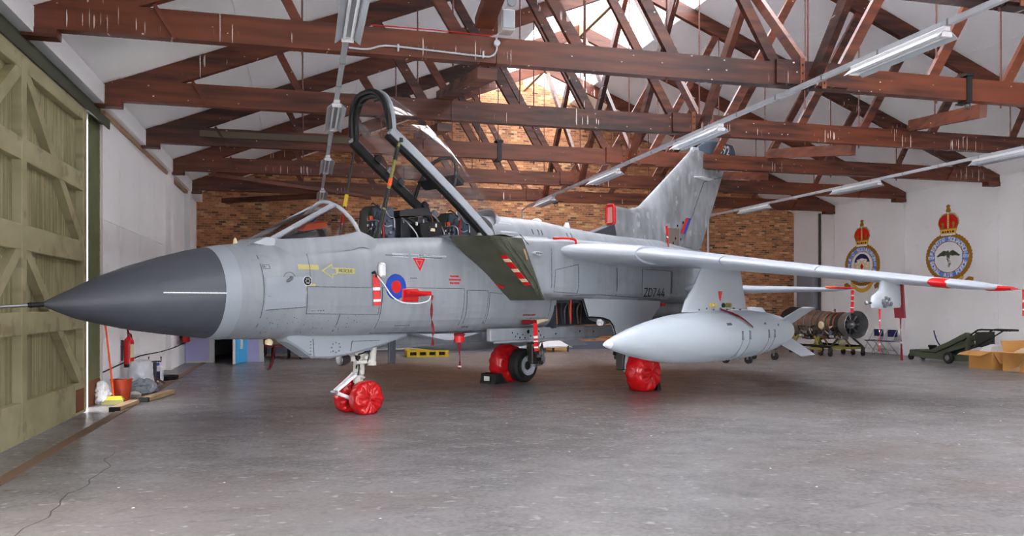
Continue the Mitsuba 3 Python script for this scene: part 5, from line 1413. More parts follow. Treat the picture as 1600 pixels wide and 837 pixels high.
rows = []
for t in np.linspace(.68, 1.325, 8):
    rows.append([icp(t, z, .03 + .018 * math.sin(9 * z + 5 * t)) for z in np.linspace(2.805, 1.77, 18)])
front = np.array(rows)
wrap = []
for k, u in enumerate(np.linspace(0, 1, 6)):
    r = []
    for z in np.linspace(2.805, 1.77, 18):
        s0 = icp(1.325, z, .03)[0]
        f = (2.805 - z) / 1.035
        s1 = 2.40 + .58 * f
        r.append((s0 + (s1 - s0) * u, 1.345 + .012 * math.sin(22 * z + 9 * u) * math.sin(math.pi * u), z))
    wrap.append(r)
allr = list(rows) + wrap[1:]
adda('canvas', loft([np.array(r) for r in allr], caps=False, closed=False), COVER, ic, smooth=60)
top = [[icp(t, 2.805, .03), (2.45, t, 2.855)] for t in np.linspace(.68, 1.345, 6)]
adda('top_flap', loft([np.linspace(a, b, 8) + np.array([0, 0, 1]) * (.018 * np.sin(np.linspace(0, 9, 8) + k))[:, None] for k, (a, b) in enumerate(top)], caps=False, closed=False), COVER, ic, smooth=60)
for k, u in enumerate((.3, .62)):
    adda('fold', tube(arc([(1.72 + .4 * u, 1.345, 2.80), (2.05 + .5 * u, 1.36, 2.45), (2.4 + .5 * u, 1.36, 2.1), (2.72 + .3 * u, 1.35, 1.85)], 5), .012, 6), COVER, ic)
def onface(t, z, off=.045):
    s, t, z = icp(t, z, off)
    return (s, t, z)


P0, P1 = (2.50, 1.30), (2.02, 1.30)
n = 9
for k in range(n):
    z0, z1 = P0[0] + (P1[0] - P0[0]) * k / n, P0[0] + (P1[0] - P0[0]) * (k + 1) / n
    q = []
    for z in (z0, z1):
        for t, o in ((1.24, .06), (1.345, .06), (1.24, .035), (1.345, .035)):
            q.append(onface(t, z, o))
    adda('tape_stripe', hull(q), (RED, CREAM, RED)[k % 3 if k % 3 < 2 else 0] if k % 2 == 0 or True else RED, ic, label=None)
adda('red_tab', hull([onface(.74, 2.05, .06), onface(.84, 2.02, .06), onface(.76, 1.98, .06), onface(.84, 1.97, .06), onface(.76, 2.0, .03), onface(.84, 2.0, .03)]), RED, ic)
adda('wooden_batten', tube([(2.42, 1.36, 2.62), (2.50, 1.365, 2.45)], .018, 6), PLANK, ic)
adda('cord', tube(arc([(2.38, 1.30, 2.87), (2.45, 1.33, 2.80), (2.55, 1.35, 2.70)], 4), .006, 5), SOFTB, ic)
# canopy props
for s, t0, top_, lb in ((.02, .46, CN([(LC - .22, .50, -.02)])[0], 'green taped prop holding up the near side of the canopy'), (-.02, -.46, CN([(LC - .15, -.52, -.08)])[0], 'dark prop with a yellow band holding up the far side of the canopy')):
    pr = thing('canopy_prop', lb, 'prop')
    b = np.array([s, t0, 2.62])
    adda('pole', tube([b, top_], .028 if t0 > 0 else .02, 10), (STANDY if t0 > 0 else DSTEEL), pr)
    d = top_ - b
    if t0 > 0:
        for k, (u0, u1, m) in enumerate(((.0, .32, OLIVE), (.34, .52, OLIVE), (.55, .62, ORANGE), (.80, .93, OLIVE))):
            adda('tape', tube([b + d * u0, b + d * u1], .034, 10), m, pr)
        adda('head', rbox(top_[0] - .04, top_[1] - .05, top_[2] - .05, top_[0] + .04, top_[1] + .05, top_[2] + .03, .01), DSTEEL, pr)
    else:
        adda('band', tube([b + d * .40, b + d * .52], .032, 10), YELLOW, pr)
        adda('tag', tube([b + d * .22, b + d * .38], .026, 8), RED, pr)

# ---------------------------------------------------------------- jet engine on its stand
EA, EB = np.array([17.25, 25.1, 1.06]), np.array([17.22, 21.9, 1.04])
ED = (EB - EA) / np.linalg.norm(EB - EA)
ELN = float(np.linalg.norm(EB - EA))
EX = np.cross(ED, [0, 0, 1.0])
EX /= np.linalg.norm(EX)


def ep(u, a, r):
    return EA + ED * u + r * (math.cos(a) * EX + math.sin(a) * np.array([0, 0, 1.0]))


en = thing('jet_engine', 'bare jet engine with a bronze casing and a silver intake', 'engine')
stg = [(-.25, .50, .50, DGREY, 'exhaust_shroud'), (.0, .50, .47, ENGM, 'rear_casing'), (.55, .45, .45, ENGM, 'turbine_casing'), (.80, .43, .40, ENGM, 'combustor_casing'), (1.55, .37, .34, ENGM, 'compressor_casing'), (2.1, .36, .36, DSTEEL, 'fan_casing'), (2.55, .38, .43, ENGM, 'intake_ring')]
for (u, ra, rb, m, nm), nx in zip(stg, [s[0] for s in stg[1:]] + [3.0]):
    if nm == 'intake_ring':
        add(nm, lathe([(.33, .0), (.38, .0), (.43, .38), (.455, .44), (.44, .455), (.42, .43), (.36, .1), (.34, .02)], EA + ED * u, ED, 36), STEEL, en, smooth=30)
    else:
        add(nm, lathe([(0, 0), (ra, 0), (ra + .012, .02), (rb, nx - u - .03), (rb + .01, nx - u), (0, nx - u)], EA + ED * u, ED, 36), m, en, smooth=25)
for u, r in ((.05, .525), (.5, .475), (.78, .455), (1.2, .41), (1.5, .395), (1.72, .37), (1.86, .365), (2.0, .365), (2.14, .375), (2.3, .39)):
    f = add('flange', lathe([(r - .05, -.02), (r, -.02), (r + .012, -.01), (r + .012, .01), (r, .02), (r - .05, .02)], EA + ED * u, ED, 36), (DSTEEL, STEEL, COPPER)[int(u * 10) % 3], en, smooth=25)
add('fan_hub', lathe([(.15, 0), (.14, .06), (.11, .13), (.06, .19), (0, .21)], EA + ED * 2.66, ED, 24), STEEL, en, smooth=40)
add('fan_back', lathe([(0, 0), (.34, 0), (.34, .01), (0, .01)], EA + ED * 2.60, ED, 24), SOFTB, en)
for k in range(24):
    a = k * 2 * math.pi / 24
    c0, c1 = ep(2.68, a, .14), ep(2.66, a, .36)
    add('fan_blade', beam(c0, c1, .055, .012, ED * .7 + np.cross(ED, (c1 - c0) / np.linalg.norm(c1 - c0)) * .7), DSTEEL if k % 3 else STEEL, en)
add('exhaust_throat', lathe([(.42, -.02), (.50, -.02), (.54, -.5), (.50, -.62), (.40, -.6)], EA, ED, 30), SOFTB, en, smooth=30)
pipes = random.Random(5)
for k in range(46):
    u0 = pipes.uniform(.25, 2.3)
    a0 = pipes.uniform(-2.9, -.25)
    P, u, a = [], u0, a0
    for j in range(4):
        base = float(np.interp(u, [0, .8, 1.6, 2.5], [.50, .45, .38, .40]))
        P.append(ep(u, a, base + pipes.uniform(.0, .14)))
        u = min(2.5, u + pipes.uniform(-.05, .3))
        a = min(-.2, max(-2.95, a + pipes.uniform(-.5, .5)))
    add('pipe', tube(arc(P, 4), pipes.uniform(.008, .026), 6), (STEEL, COPPER, DSTEEL, SOFTB, OFFW, STEEL)[k % 6], en)
for k in range(22):
    u, a = pipes.uniform(.3, 2.3), pipes.uniform(-2.6, -.5)
    r = float(np.interp(u, [0, .8, 1.6, 2.5], [.52, .48, .42, .42])) + .05
    c = ep(u, a, r)
    if k % 2:
        add('accessory', rbox(*(c - np.array([.07, .06, .06]) * pipes.uniform(.5, 1.3)), *(c + np.array([.07, .06, .06]) * pipes.uniform(.5, 1.3)), .01), (DSTEEL, STEEL, SOFTB, BLUEG, COPPER)[k % 5], en)
    else:
        d = ED * pipes.uniform(.06, .16)
        add('accessory', lathe([(0, 0), (.05, 0), (.06, .02), (.06, .9 * 2 * np.linalg.norm(d)), (.03, 2 * np.linalg.norm(d)), (0, 2 * np.linalg.norm(d))], c - d, d, 12), (STEEL, DSTEEL, OFFW)[k % 3], en, smooth=30)
add('bleed_port', lathe([(0, 0), (.12, 0), (.15, .05), (.10, .10), (0, .10)], ep(1.7, -.15, .34), (ep(1.7, -.15, 1) - ep(1.7, -.15, 0)), 16), CREAM, en, smooth=30)
add('oil_tank', lathe([(0, -.13), (.08, -.11), (.12, -.04), (.12, .04), (.08, .11), (0, .13)], ep(2.45, -1.35, .62), EX, 18), BEIGE, en, smooth=True)
for k, u in enumerate((.9, 1.9)):
    add('lifting_lug', tube([ep(u, 1.5, .40), ep(u, 1.5, .47), ep(u + .06, 1.5, .49), ep(u + .08, 1.5, .40)], .014, 6), DSTEEL, en)
es = thing('engine_stand', 'dull yellow wheeled stand under the jet engine', 'stand')
for u in (.35, 1.55):
    for sx in (-1, 1):
        base = EA + ED * u
        g = base + EX * sx * .62
        add('post', beam((g[0], g[1], .22), tuple(ep(u, -.9 if sx > 0 else math.pi + .9, .56)), .07, .07), STANDY, es)
        add('brace', beam((g + ED * .38)[:3] * np.array([1, 1, 0]) + np.array([0, 0, .24]), tuple(base + EX * sx * .55 + np.array([0, 0, -.42])), .05, .05), STANDY, es)
        g0 = g + ED * .0
        add('foot_beam', beam((g0 - ED * .1) * np.array([1, 1, 0]) + np.array([0, 0, .22]), (g0 + ED * .5) * np.array([1, 1, 0]) + np.array([0, 0, .22]), .07, .07), STANDY, es)
        for du in (-.05, .45):
            c = (g0 + ED * du) * np.array([1, 1, 0])
            cs_ = add('castor', cone(c + EX * .03 + np.array([0, 0, .085]), c - EX * .03 + np.array([0, 0, .085]), .085, n=16), RUBBER, es)
            add('fork', box(c[0] - .045, c[1] - .045, .10, c[0] + .045, c[1] + .045, .19), RUST, cs_)
for sx in (-1, 1):
    a, b = EA + EX * sx * .62 + ED * .2, EA + EX * sx * .62 + ED * 2.5
    add('side_rail', beam(a * np.array([1, 1, 0]) + np.array([0, 0, .3]), b * np.array([1, 1, 0]) + np.array([0, 0, .3]), .06, .08), SOFTB, es)
    c = b * np.array([1, 1, 0])
    cs_ = add('castor', cone(c + EX * .03 + np.array([0, 0, .085]), c - EX * .03 + np.array([0, 0, .085]), .085, n=16), RUBBER, es)
    add('fork', box(c[0] - .045, c[1] - .045, .10, c[0] + .045, c[1] + .045, .28), DSTEEL, cs_)
    add('front_post', beam((c[0], c[1], .3), tuple(ep(2.45, -1.1 if sx > 0 else math.pi + 1.1, .46)), .05, .05), DSTEEL, es)
for u in (.4, 1.6, 2.45):
    a, b = EA + EX * .62 + ED * u, EA - EX * .62 + ED * u
    add('cross_rail', beam(a * np.array([1, 1, 0]) + np.array([0, 0, .26]), b * np.array([1, 1, 0]) + np.array([0, 0, .26]), .07, .07), STANDY, es)

# folding chairs against the right wall
def chair(x, y, lb):
    c = thing('folding_chair', lb, 'chair', 'folding chairs by the right wall')
    def at(u, d, z):
        return np.array([x + d, y - u, z])     # u across (to the right), d towards the wall
    for s in (-1, 1):
        add('leg', tube([at(s * .22, -.28, .0), at(s * .22, -.02, .46), at(s * .21, .20, .84)], .013, 8), STEEL, c)
        add('leg', tube([at(s * .20, .26, .0), at(s * .20, -.16, .47)], .012, 8), STEEL, c)
    add('backrest', loft([[at(u, .195 + .03 * (u / .22) ** 2 - .03, z) for z in (.60, .84)] + [at(u, .215 + .03 * (u / .22) ** 2 - .03, z) for z in (.84, .60)] for u in np.linspace(-.22, .22, 9)]), NAVY, c, smooth=30)
    add('seat', rbox(x - .22, y - .21, .445, x + .16, y + .21, .475, .012), NAVY, c)
    add('stretcher', cone(at(-.22, -.16, .2), at(.22, -.16, .2), .009, n=8), STEEL, c)
    add('stretcher', cone(at(-.2, .13, .14), at(.2, .13, .14), .009, n=8), STEEL, c)


chair(18.95, 23.45, 'blue-backed folding chair nearer the jet engine')
chair(18.95, 22.78, 'blue-backed folding chair beside the long maroon streamer')

# green loading trolley
tr = thing('loading_trolley', 'army green low lifting trolley with a tubular handle by the white wall', 'trolley')
TA, TB = np.array([18.30, 20.75, 0]), np.array([18.35, 17.4, 0])
TD = (TB - TA) / np.linalg.norm(TB - TA)
TX = np.array([1.0, 0, 0])


def tp(u, w, z):
    return TA + TD * u + TX * w + np.array([0, 0, z])


for s in (-1, 1):
    add('side_frame', loft([[tp(u, s * .33 - .04, z0), tp(u, s * .33 + .04, z0), tp(u, s * .33 + .04, z1), tp(u, s * .33 - .04, z1)] for u, z0, z1 in ((.15, .14, .30), (.7, .09, .26), (2.1, .08, .25), (2.5, .14, .3))]), ARMY, tr)
    add('lift_arm', loft([[tp(u, s * .22 - .05, z0), tp(u, s * .22 + .05, z0), tp(u, s * .22 + .05, z1), tp(u, s * .22 - .05, z1)] for u, z0, z1 in ((.85, .20, .34), (1.5, .46, .60), (2.15, .74, .90), (2.28, .72, .86))]), ARMY, tr)
    add('lower_arm', beam(tp(1.1, s * .22, .24), tp(2.4, s * .22, .62), .05, .10), ARMY, tr)
    add('upright', beam(tp(2.2, s * .28, .2), tp(2.30, s * .28, .86), .07, .09), ARMY, tr)
    w = add('wheel', lathe([(0, -.05), (.10, -.05), (.15, -.055), (.165, -.03), (.165, .03), (.15, .055), (.10, .05), (0, .05)], tp(1.75, s * .46, .165), TX, 22), RUBBER, tr, smooth=30)
    add('hub', lathe([(0, -.06), (.06, -.06), (.08, -.052), (.08, .052), (.06, .06), (0, .06)], tp(1.75, s * .46, .165), TX, 14), STEEL, w, smooth=30)
    add('front_castor', cone(tp(.05, s * .22 - .03, .10), tp(.05, s * .22 + .03, .10), .10, n=16), RUBBER, tr)
    add('castor_arm', beam(tp(.05, s * .22, .14), tp(.25, s * .22, .30), .10, .06), ARMY, tr)
add('front_beam', beam(tp(.2, -.36, .28), tp(.2, .36, .28), .12, .08), ARMY, tr)
add('deck', rbox(18.0, 19.75, .28, 18.62, 20.35, .34, .01), ARMY, tr)
for u in (.62, .70, 1.0):
    add('clamp', cat_([box(*(tp(u, -.06, .34) - np.array([0, .03, 0])), *(tp(u, .06, .42) + np.array([0, .03, 0]))), cone(tp(u, -.1, .44), tp(u, .1, .44), .035, n=10)]), SOFTB, tr)
add('crank', tube(arc([tp(1.25, -.25, .45), tp(1.12, -.27, .62), tp(1.05, -.27, .78), tp(1.0, -.27, .92)], 5), .018, 8), NAVY, tr)
add('handle', tube([tp(2.05, -.26, .66), tp(2.55, -.26, .98), tp(2.7, -.26, 1.0), tp(3.35, -.26, 1.0), tp(3.4, -.22, .99), tp(3.4, .22, .99), tp(3.35, .26, 1.0), tp(2.7, .26, 1.0), tp(2.55, .26, .98), tp(2.05, .26, .66)], .022, 8), SOFTB, tr)
add('handle_strut', tube([tp(3.38, -.24, .99), tp(2.5, -.24, .52)], .02, 8), SOFTB, tr)
add('cylinder', cone(tp(1.3, 0, .25), tp(2.1, 0, .58), .06, n=14), DGREY, tr)
add('back_plate', beam(tp(2.55, -.3, .72), tp(2.55, .3, .72), .06, .42), OLIVE, tr)

# cardboard boxes
def carton(x0, y0, x1, y1, h, lb, flaps):
    c = thing('cardboard_box', lb, 'box')
    for nm, b in (('side', (x0, y0, 0, x0 + .012, y1, h)), ('side', (x1 - .012, y0, 0, x1, y1, h)), ('side', (x0 + .012, y0, 0, x1 - .012, y0 + .012, h)), ('side', (x0 + .012, y1 - .012, 0, x1 - .012, y1, h)), ('bottom', (x0 + .012, y0 + .012, .0, x1 - .012, y1 - .012, .012))):
        add(nm, box(*b), CARD, c)
    for p in flaps:
        add('flap', p, CARD, c)
    return c


def slab(p0, e1, e2, th=.01):
    p0, e1, e2 = (np.asarray(v, float) for v in (p0, e1, e2))
    n = np.cross(e1, e2)
    n = n / np.linalg.norm(n) * th
    return hull([p0, p0 + e1, p0 + e2, p0 + e1 + e2, p0 + n, p0 + e1 + n, p0 + e2 + n, p0 + e1 + e2 + n])


carton(17.35, 17.0, 18.05, 17.75, .45, 'open cardboard box with white paper inside, nearer the green trolley', [slab((17.35, 17.0, .45), (0, .75, 0), (-.36, .03, -.10)), slab((18.05, 17.0, .45), (0, .75, 0), (.3, 0, .06)), slab((17.38, 17.0, .45), (.65, 0, 0), (0, -.25, -.28))])
carton(17.30, 15.75, 18.1, 16.62, .48, 'open cardboard box cut by the right edge with a scoop leaning on it', [slab((17.30, 15.75, .48), (0, .87, 0), (-.42, 0, .01)), slab((18.1, 15.75, .48), (0, .87, 0), (.10, 0, .30)), slab((17.33, 16.62, .48), (.74, 0, 0), (0, .10, .28))])
add('paper', hull([(17.5, 17.2, .40), (17.95, 17.2, .40), (17.5, 17.6, .40), (17.95, 17.6, .40), (17.6, 17.25, .58), (17.9, 17.25, .62), (17.6, 17.55, .55), (17.85, 17.5, .60), (17.75, 17.4, .64)]), WHITE, None, 'crumpled white paper in the cardboard box by the trolley', 'paper')
add('paper_sheet', slab((17.5, 16.0, .44), (.30, .02, .10), (.0, .5, .03), .006), CREAM, None, 'pale printed sheet lying in the right-hand cardboard box', 'paper')
sc_ = thing('scoop', 'pale wooden scoop leaning on the right-hand cardboard box', 'scoop')
add('handle', tube([(17.22, 16.12, .10), (17.24, 15.80, .46)], .016, 8), PLANK, sc_)
add('blade', hull([(17.1, 16.3, .0), (17.28, 16.3, .0), (17.12, 16.08, .02), (17.26, 16.08, .02), (17.14, 16.08, .12), (17.26, 16.08, .12), (17.1, 16.3, .02), (17.28, 16.3, .02)]), PLANK, sc_)

# ---------------------------------------------------------------- beside the left wall
fe = thing('fire_extinguisher', 'red fire extinguisher on the white left wall', 'fire extinguisher')
ex, ey = XL + .185, 17.0
add('cylinder', lathe([(0, .50), (.085, .50), (.09, .52), (.09, .95), (.08, 1.01), (.04, 1.06), (.025, 1.08), (0, 1.08)], (ex, ey, 0), (0, 0, 1), 28), RED, fe, smooth=30)
add('base_ring', lathe([(0, .47), (.092, .47), (.094, .53), (0, .53)], (ex, ey, 0), (0, 0, 1), 28), SOFTB, fe, smooth=30)
add('valve', cat_([cone((ex, ey, 1.07), (ex, ey, 1.13), .03, n=12), beam((ex, ey, 1.12), (ex, ey - .14, 1.20), .025, .02), beam((ex, ey, 1.13), (ex, ey - .12, 1.14), .025, .015)]), DRED, fe)
add('hose', tube(arc([(ex, ey + .02, 1.10), (ex + .02, ey + .12, 1.08), (ex + .04, ey + .13, .85), (ex + .04, ey + .11, .55), (ex + .03, ey + .12, .46)], 6), .014, 8), SOFTB, fe)
add('paper_label', cat_([beam((ex + .07, ey - .063, .66), (ex + .07, ey - .063, .92), .08, .004, (.75, -.66, 0))]), CREAM, fe)
add('bracket', box(XL + .045, ey - .05, .6, XL + .08, ey + .05, 1.0), DSTEEL, fe)
bm = thing('broom', 'orange-handled broom with a yellow head leaning on the left wall', 'broom')
add('handle', tube([(-3.16, 15.02, .10), (-3.42, 15.62, 1.32)], .016, 10), ORANGE, bm)
add('head', hull([(-3.30, 14.86, .07), (-3.30, 15.0, .07), (-2.98, 14.86, .07), (-2.98, 15.0, .07), (-3.26, 14.9, .13), (-3.02, 14.9, .13), (-3.26, 14.97, .13), (-3.02, 14.97, .13)]), YELLOW, bm)
add('bristles', hull([(-3.32, 14.82, 0), (-3.32, 15.02, 0), (-2.95, 14.82, 0), (-2.95, 15.02, 0), (-3.30, 14.86, .07), (-2.98, 14.86, .07), (-3.30, 15.0, .07), (-2.98, 15.0, .07)]), STANDY, bm, kind='stuff')
bk = thing('bucket', 'brick red bucket beside the broom', 'bucket')
add('body', lathe([(0, 0), (.13, 0), (.175, .36), (.185, .365), (.185, .38), (.165, .38), (.12, .02), (0, .02)], (-3.12, 15.42, 0), (0, 0, 1), 28), TERRA, bk, smooth=30)
add('bail', tube([(-3.12 + .18 * math.cos(a), 15.42 - .05 + .0 * a, .36 + .03 * math.sin(a)) for a in np.linspace(0, math.pi, 9)], .006, 6), STEEL, bk)
def crumple(prof, o, amp, fr, seed, squash=(1, 1), lean=(0, 0)):
    """A bag: a turned form with sharp random creases, leaning."""
    h = np.linspace(0, 1, 34)
    cum = np.linspace(0, 1, len(prof))
    P = np.stack([np.interp(h, cum, [q[k] for q in prof]) for k in (0, 1)], 1)
    m = lathe([tuple(q) for q in P], (0, 0, 0), (0, 0, 1), 56)
    v = m.vertices.copy()
    nn = meshkit.fbm(v * fr, 4, seed)
    r = 1 - np.abs(2 * nn - 1) * 2.2
    m2 = trimesh.Trimesh(v, m.faces, process=False)
    v = v + m2.vertex_normals * ((r - .4) * amp)[:, None]
    v[:, 0] = v[:, 0] * squash[0] + lean[0] * v[:, 2]
    v[:, 1] = v[:, 1] * squash[1] + lean[1] * v[:, 2]
    v[:, 2] = np.maximum(v[:, 2], 0)
    return trimesh.Trimesh(v + np.array(o), m.faces, process=False)


add('plastic_bag', crumple([(0, 0), (.16, .0), (.22, .05), (.24, .16), (.23, .28), (.21, .40), (.20, .52), (.19, .58), (.10, .56), (0, .5)], (-3.10, 17.0, 0), .05, 4.0, 1, (.95, 1.25), (-.02, .1)), mat('plastic_bag', lin(205, 208, 214), .18, clearcoat=.5), None, 'large white translucent plastic bag behind the bucket', 'bag', smooth=25)
add('plastic_bag', crumple([(0, 0), (.2, .0), (.26, .04), (.24, .12), (.18, .20), (.10, .25), (0, .26)], (-2.98, 16.55, 0), .06, 8.0, 3, (1, 1.3)), mat('grey_bag', lin(128, 136, 146), .2, clearcoat=.5), None, 'small crumpled grey plastic bag in front of the large white one', 'bag', smooth=25)
add('plastic_bag', crumple([(0, 0), (.10, .0), (.13, .06), (.12, .16), (.09, .26), (.06, .34), (.03, .36), (0, .35)], (-3.32, 15.0, 0), .05, 9.0, 5, (1, 1.1), (-.1, .1)), WHITE, None, 'white bag slumped against the door post', 'bag', smooth=25)
add('cloth', lathe_noise(lathe([(0, 0), (.10, 0), (.11, .06), (.05, .11), (0, .12)], (-2.98, 15.85, 0), (0, 0, 1), 18), .03, 12, 2), OFFW, None, 'small pale cloth beside the bucket', 'cloth', smooth=40)
for k, (x, y, h, lb) in enumerate(((-3.12, 17.85, .36, 'shorter dark forked axle stand'), (-3.02, 18.1, .48, 'taller dark forked axle stand'))):
    a_ = thing('axle_stand', lb, 'axle stand', 'axle stands by the left wall')
    add('column', cone((x, y, .02), (x, y, h), .035, n=10), DGREY, a_)
    for j in range(3):
        w_ = 2.1 * j + .4
        add('foot', beam((x, y, .16), (x + .20 * math.cos(w_), y + .20 * math.sin(w_), .03), .04, .04), RUST, a_)
    add('fork', tube([(x - .12, y, h + .12), (x - .12, y, h + .02), (x + .12, y, h + .02), (x + .12, y, h + .12)], .016, 8), BLACK, a_)
ct = thing('container', 'white plastic container with a blue label by the left wall', 'container')
add('body', rbox(-3.22, 18.72, 0, -2.98, 18.95, .36, .03), WHITE, ct)
add('paper_label', box(-3.18, 18.712, .08, -3.02, 18.719, .24), NAVY, ct)
add('cap', cone((-3.1, 18.83, .36), (-3.1, 18.83, .42), .05, n=14), BLUE, ct)
add('pan', lathe([(0, 0), (.2, 0), (.23, .1), (.21, .1), (.18, .02), (0, .02)], (-2.95, 19.3, 0), (0, 0, 1), 20), SOFTB, None, 'black round drip pan beyond the white container', 'pan', smooth=30)
for q0, q1, w_, lb in (((-2.90, 13.80, .035), (-2.80, 14.85, .035), .15, 'shorter weathered plank with a dark end nearest the green post'), ((-2.70, 15.05, .04), (-2.44, 16.35, .04), .15, 'longer weathered plank with a dark end out on the open floor')):
    k_ = thing('plank', lb, 'plank')
    q0, q1 = np.array(q0), np.array(q1)
    add('timber', beam(q0 + (q1 - q0) * .06, q1, w_, .07), PLANK, k_)
    add('tarred_end', beam(q0, q0 + (q1 - q0) * .06, w_ + .004, .072), RUBBER, k_)
add('wall_cable', tube(arc([(XL + .06, 15.5, .50), (XL + .06, 17.3, .55), (XL + .06, 19.0, .58), (XL + .06, 21.0, .53), (XL + .19, 22.4, .56), (XL + .19, 24.6, .60)], 6), .012, 6), SOFTB, None, 'black cable sagging along the left wall', 'cable')
rb = thing('hose_box', 'red box on the left wall at the far corner', 'box')
add('case', rbox(XL + .17, 24.2, .62, XL + .32, 24.55, 1.25, .01), RED, rb)
add('door', rbox(XL + .32, 24.22, .64, XL + .33, 24.53, 1.22, .005), RED, rb)

# ---------------------------------------------------------------- partition and gear at the far left
pw = thing('partition', 'lavender painted partition with an open doorway at the far left corner', 'partition')
add('panel', box(XL + .18, 24.75, .0, -2.66, 24.83, 2.35), LAV, pw)
add('door_jamb', box(-2.66, 24.70, 0, -2.52, 24.86, 2.3), OFFW, pw)
add('panel', box(-1.66, 24.75, .0, -1.26, 24.83, 2.35), LAV, pw)
add('header', box(-2.66, 24.75, 2.05, -1.26, 24.83, 2.35), LAV, pw)
add('skirting', box(XL + .18, 24.72, 0, -2.66, 24.75, .05), OFFW, pw)
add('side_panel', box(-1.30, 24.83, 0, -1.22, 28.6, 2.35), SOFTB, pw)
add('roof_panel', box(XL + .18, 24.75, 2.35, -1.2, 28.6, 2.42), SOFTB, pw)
add('edge_post', hull([(-1.27, 24.72, 0), (-1.14, 24.72, 0), (-1.34, 24.72, 2.35), (-1.22, 24.72, 2.35), (-1.27, 24.84, 0), (-1.14, 24.84, 0), (-1.34, 24.84, 2.35), (-1.22, 24.84, 2.35)]), OFFW, pw)
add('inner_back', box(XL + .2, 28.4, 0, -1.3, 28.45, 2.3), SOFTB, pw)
sb_ = thing('door_2', 'bright blue door standing open with a white notice', None, kind='structure')
add('leaf', beam((-1.88, 23.75, 1.02), (-1.62, 24.62, 1.02), 2.0, .05, (.96, -.28, 0)), SKYB, sb_)
add('edge', box(-1.93, 23.68, .02, -1.86, 23.76, 2.02), WHITE, sb_)
add('notice', beam((-1.765, 24.04, .60), (-1.72, 24.20, .60), .36, .06, (.96, -.28, 0)), WHITE, sb_)
gc = thing('ground_cart', 'beige metal equipment cart on a red wheeled frame', 'cart')
add('cabinet', rbox(-1.02, 26.35, .42, -.32, 27.1, 1.6, .015), BEIGE, gc)
add('end_panel', hull([(-1.26, 26.4, .35), (-1.05, 26.4, .35), (-1.38, 26.4, 1.6), (-1.05, 26.4, 1.6), (-1.26, 27.1, .35), (-1.05, 27.1, .35), (-1.38, 27.1, 1.6), (-1.05, 27.1, 1.6)]), DRED, gc)
add('frame', cat_([box(-1.1, 26.32, .34, -.30, 26.40, .41), box(-1.1, 27.05, .34, -.30, 27.12, .41), box(-1.1, 26.4, .34, -1.02, 27.05, .41), box(-.38, 26.4, .34, -.30, 27.05, .41)]), DRED, gc)
add('handle', rbox(-.88, 26.33, 1.0, -.70, 26.36, 1.06, .005), SOFTB, gc)
for x, y in ((-.46, 26.4), (-.46, 27.0), (-.95, 26.45), (-.95, 27.0)):
    add('wheel', cone((x - .04, y, .17), (x + .04, y, .17), .17, n=18), RUBBER, gc)
add('tow_bar', tube([(-.90, 26.3, .36), (-.92, 25.6, .10), (-.86, 23.4, .04), (-.86, 21.6, .03)], .03, 8), DRED, gc)
lc = thing('low_case', 'pale metal case on castors seen behind the nose fairing', 'case')
add('body', rbox(-.20, 25.6, .24, 1.0, 26.4, .95, .02), MGREY, lc)
for x, y in ((.75, 25.7), (.95, 26.2), (-.1, 25.7), (-.1, 26.3)):
    add('castor', cone((x - .03, y, .12), (x + .03, y, .12), .12, n=14), RUBBER, lc)
pl = thing('pallet', 'low yellow slotted frame on the floor below the fuselage', 'pallet')
for k in range(5):
    add('slat', box(3.2 + .31 * k, 25.6, .02, 3.30 + .31 * k, 26.3, .20), YELLOW, pl)
for y in (25.6, 25.95, 26.26):
    add('stringer', box(3.2, y, .16, 4.56, y + .05, .23), YELLOW, pl)
    add('stringer', box(3.2, y, .0, 4.56, y + .05, .05), YELLOW, pl)
add('core', box(3.22, 25.8, .05, 4.5, 26.1, .16), SOFTB, pl)
ld = thing('access_ladder', 'long pale metal ladder lying along the foot of the brick wall', 'ladder')
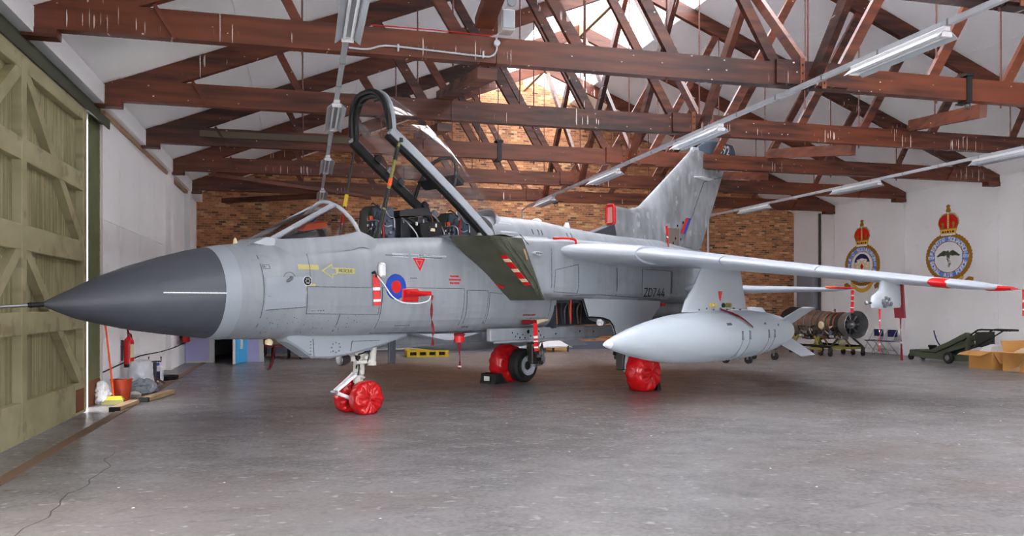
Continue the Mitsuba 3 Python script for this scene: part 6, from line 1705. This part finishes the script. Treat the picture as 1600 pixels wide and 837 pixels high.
for z in (.12, .42):
    add('rail', box(1.4, 27.9, z, 7.6, 27.98, z + .07), OFFW, ld)
for k in range(16):
    add('rung', box(1.6 + .38 * k, 27.91, .15, 1.64 + .38 * k, 27.97, .46), STEEL, ld)
for x in (1.6, 7.2):
    add('foot', box(x, 27.85, 0, x + .06, 28.05, .14), STEEL, ld)
wb = thing('white_board', 'white sloping board on short legs behind the far main wheel', 'board')
add('board', slab((8.05, 26.9, .16), (1.25, .25, .0), (-.45, 1.0, .28), .05), WHITE, wb)
for p in ((8.2, 27.0), (9.1, 27.1), (7.9, 27.7), (8.8, 27.9)):
    add('leg', box(p[0], p[1], 0, p[0] + .06, p[1] + .06, .22 if p[1] < 27.5 else .40), DGREY, wb)
add('ply_sheet', slab((7.9, 28.3, 0), (1.6, 0, 0), (0, .2, .75), .02), CARD, None, 'orange-brown plywood sheet leaning on the brick wall', 'sheet')
add('pale_drum', lathe([(0, 0), (.24, 0), (.26, .03), (.25, .4), (.26, .43), (.25, .8), (0, .8)], (7.45, 27.6, 0), (0, 0, 1), 22), mat('pale_blue', lin(198, 210, 222), .4), None, 'pale blue drum behind the far main wheel', 'drum', smooth=30)
dl = thing('tank_dolly', 'low dolly whose castors show under the drop tank', 'dolly')
DA = np.array([11.8, 20.8, 0]); DB = np.array([13.42, 22.0, 0])
add('frame', cat_([beam(DA + [0, 0, .36], DB + [0, 0, .36], .10, .08), beam(DA + [.5, -.4, .36], DB + [.5, -.4, .36], .10, .08), beam(DA + [0, 0, .36], DA + [.5, -.4, .36], .10, .08), beam(DB + [0, 0, .36], DB + [.5, -.4, .36], .10, .08)]), DGREY, dl)
for p in (DA, DB, DA + [.5, -.4, 0], DB + [.5, -.4, 0]):
    c_ = add('castor', cone((p[0] - .035, p[1] - .02, .11), (p[0] + .035, p[1] + .02, .11), .11, n=16), RUBBER, dl)
    add('fork', cat_([box(p[0] - .06, p[1] - .06, .12, p[0] - .045, p[1] + .06, .32), box(p[0] + .045, p[1] - .06, .12, p[0] + .06, p[1] + .06, .32)]), STEEL, c_)
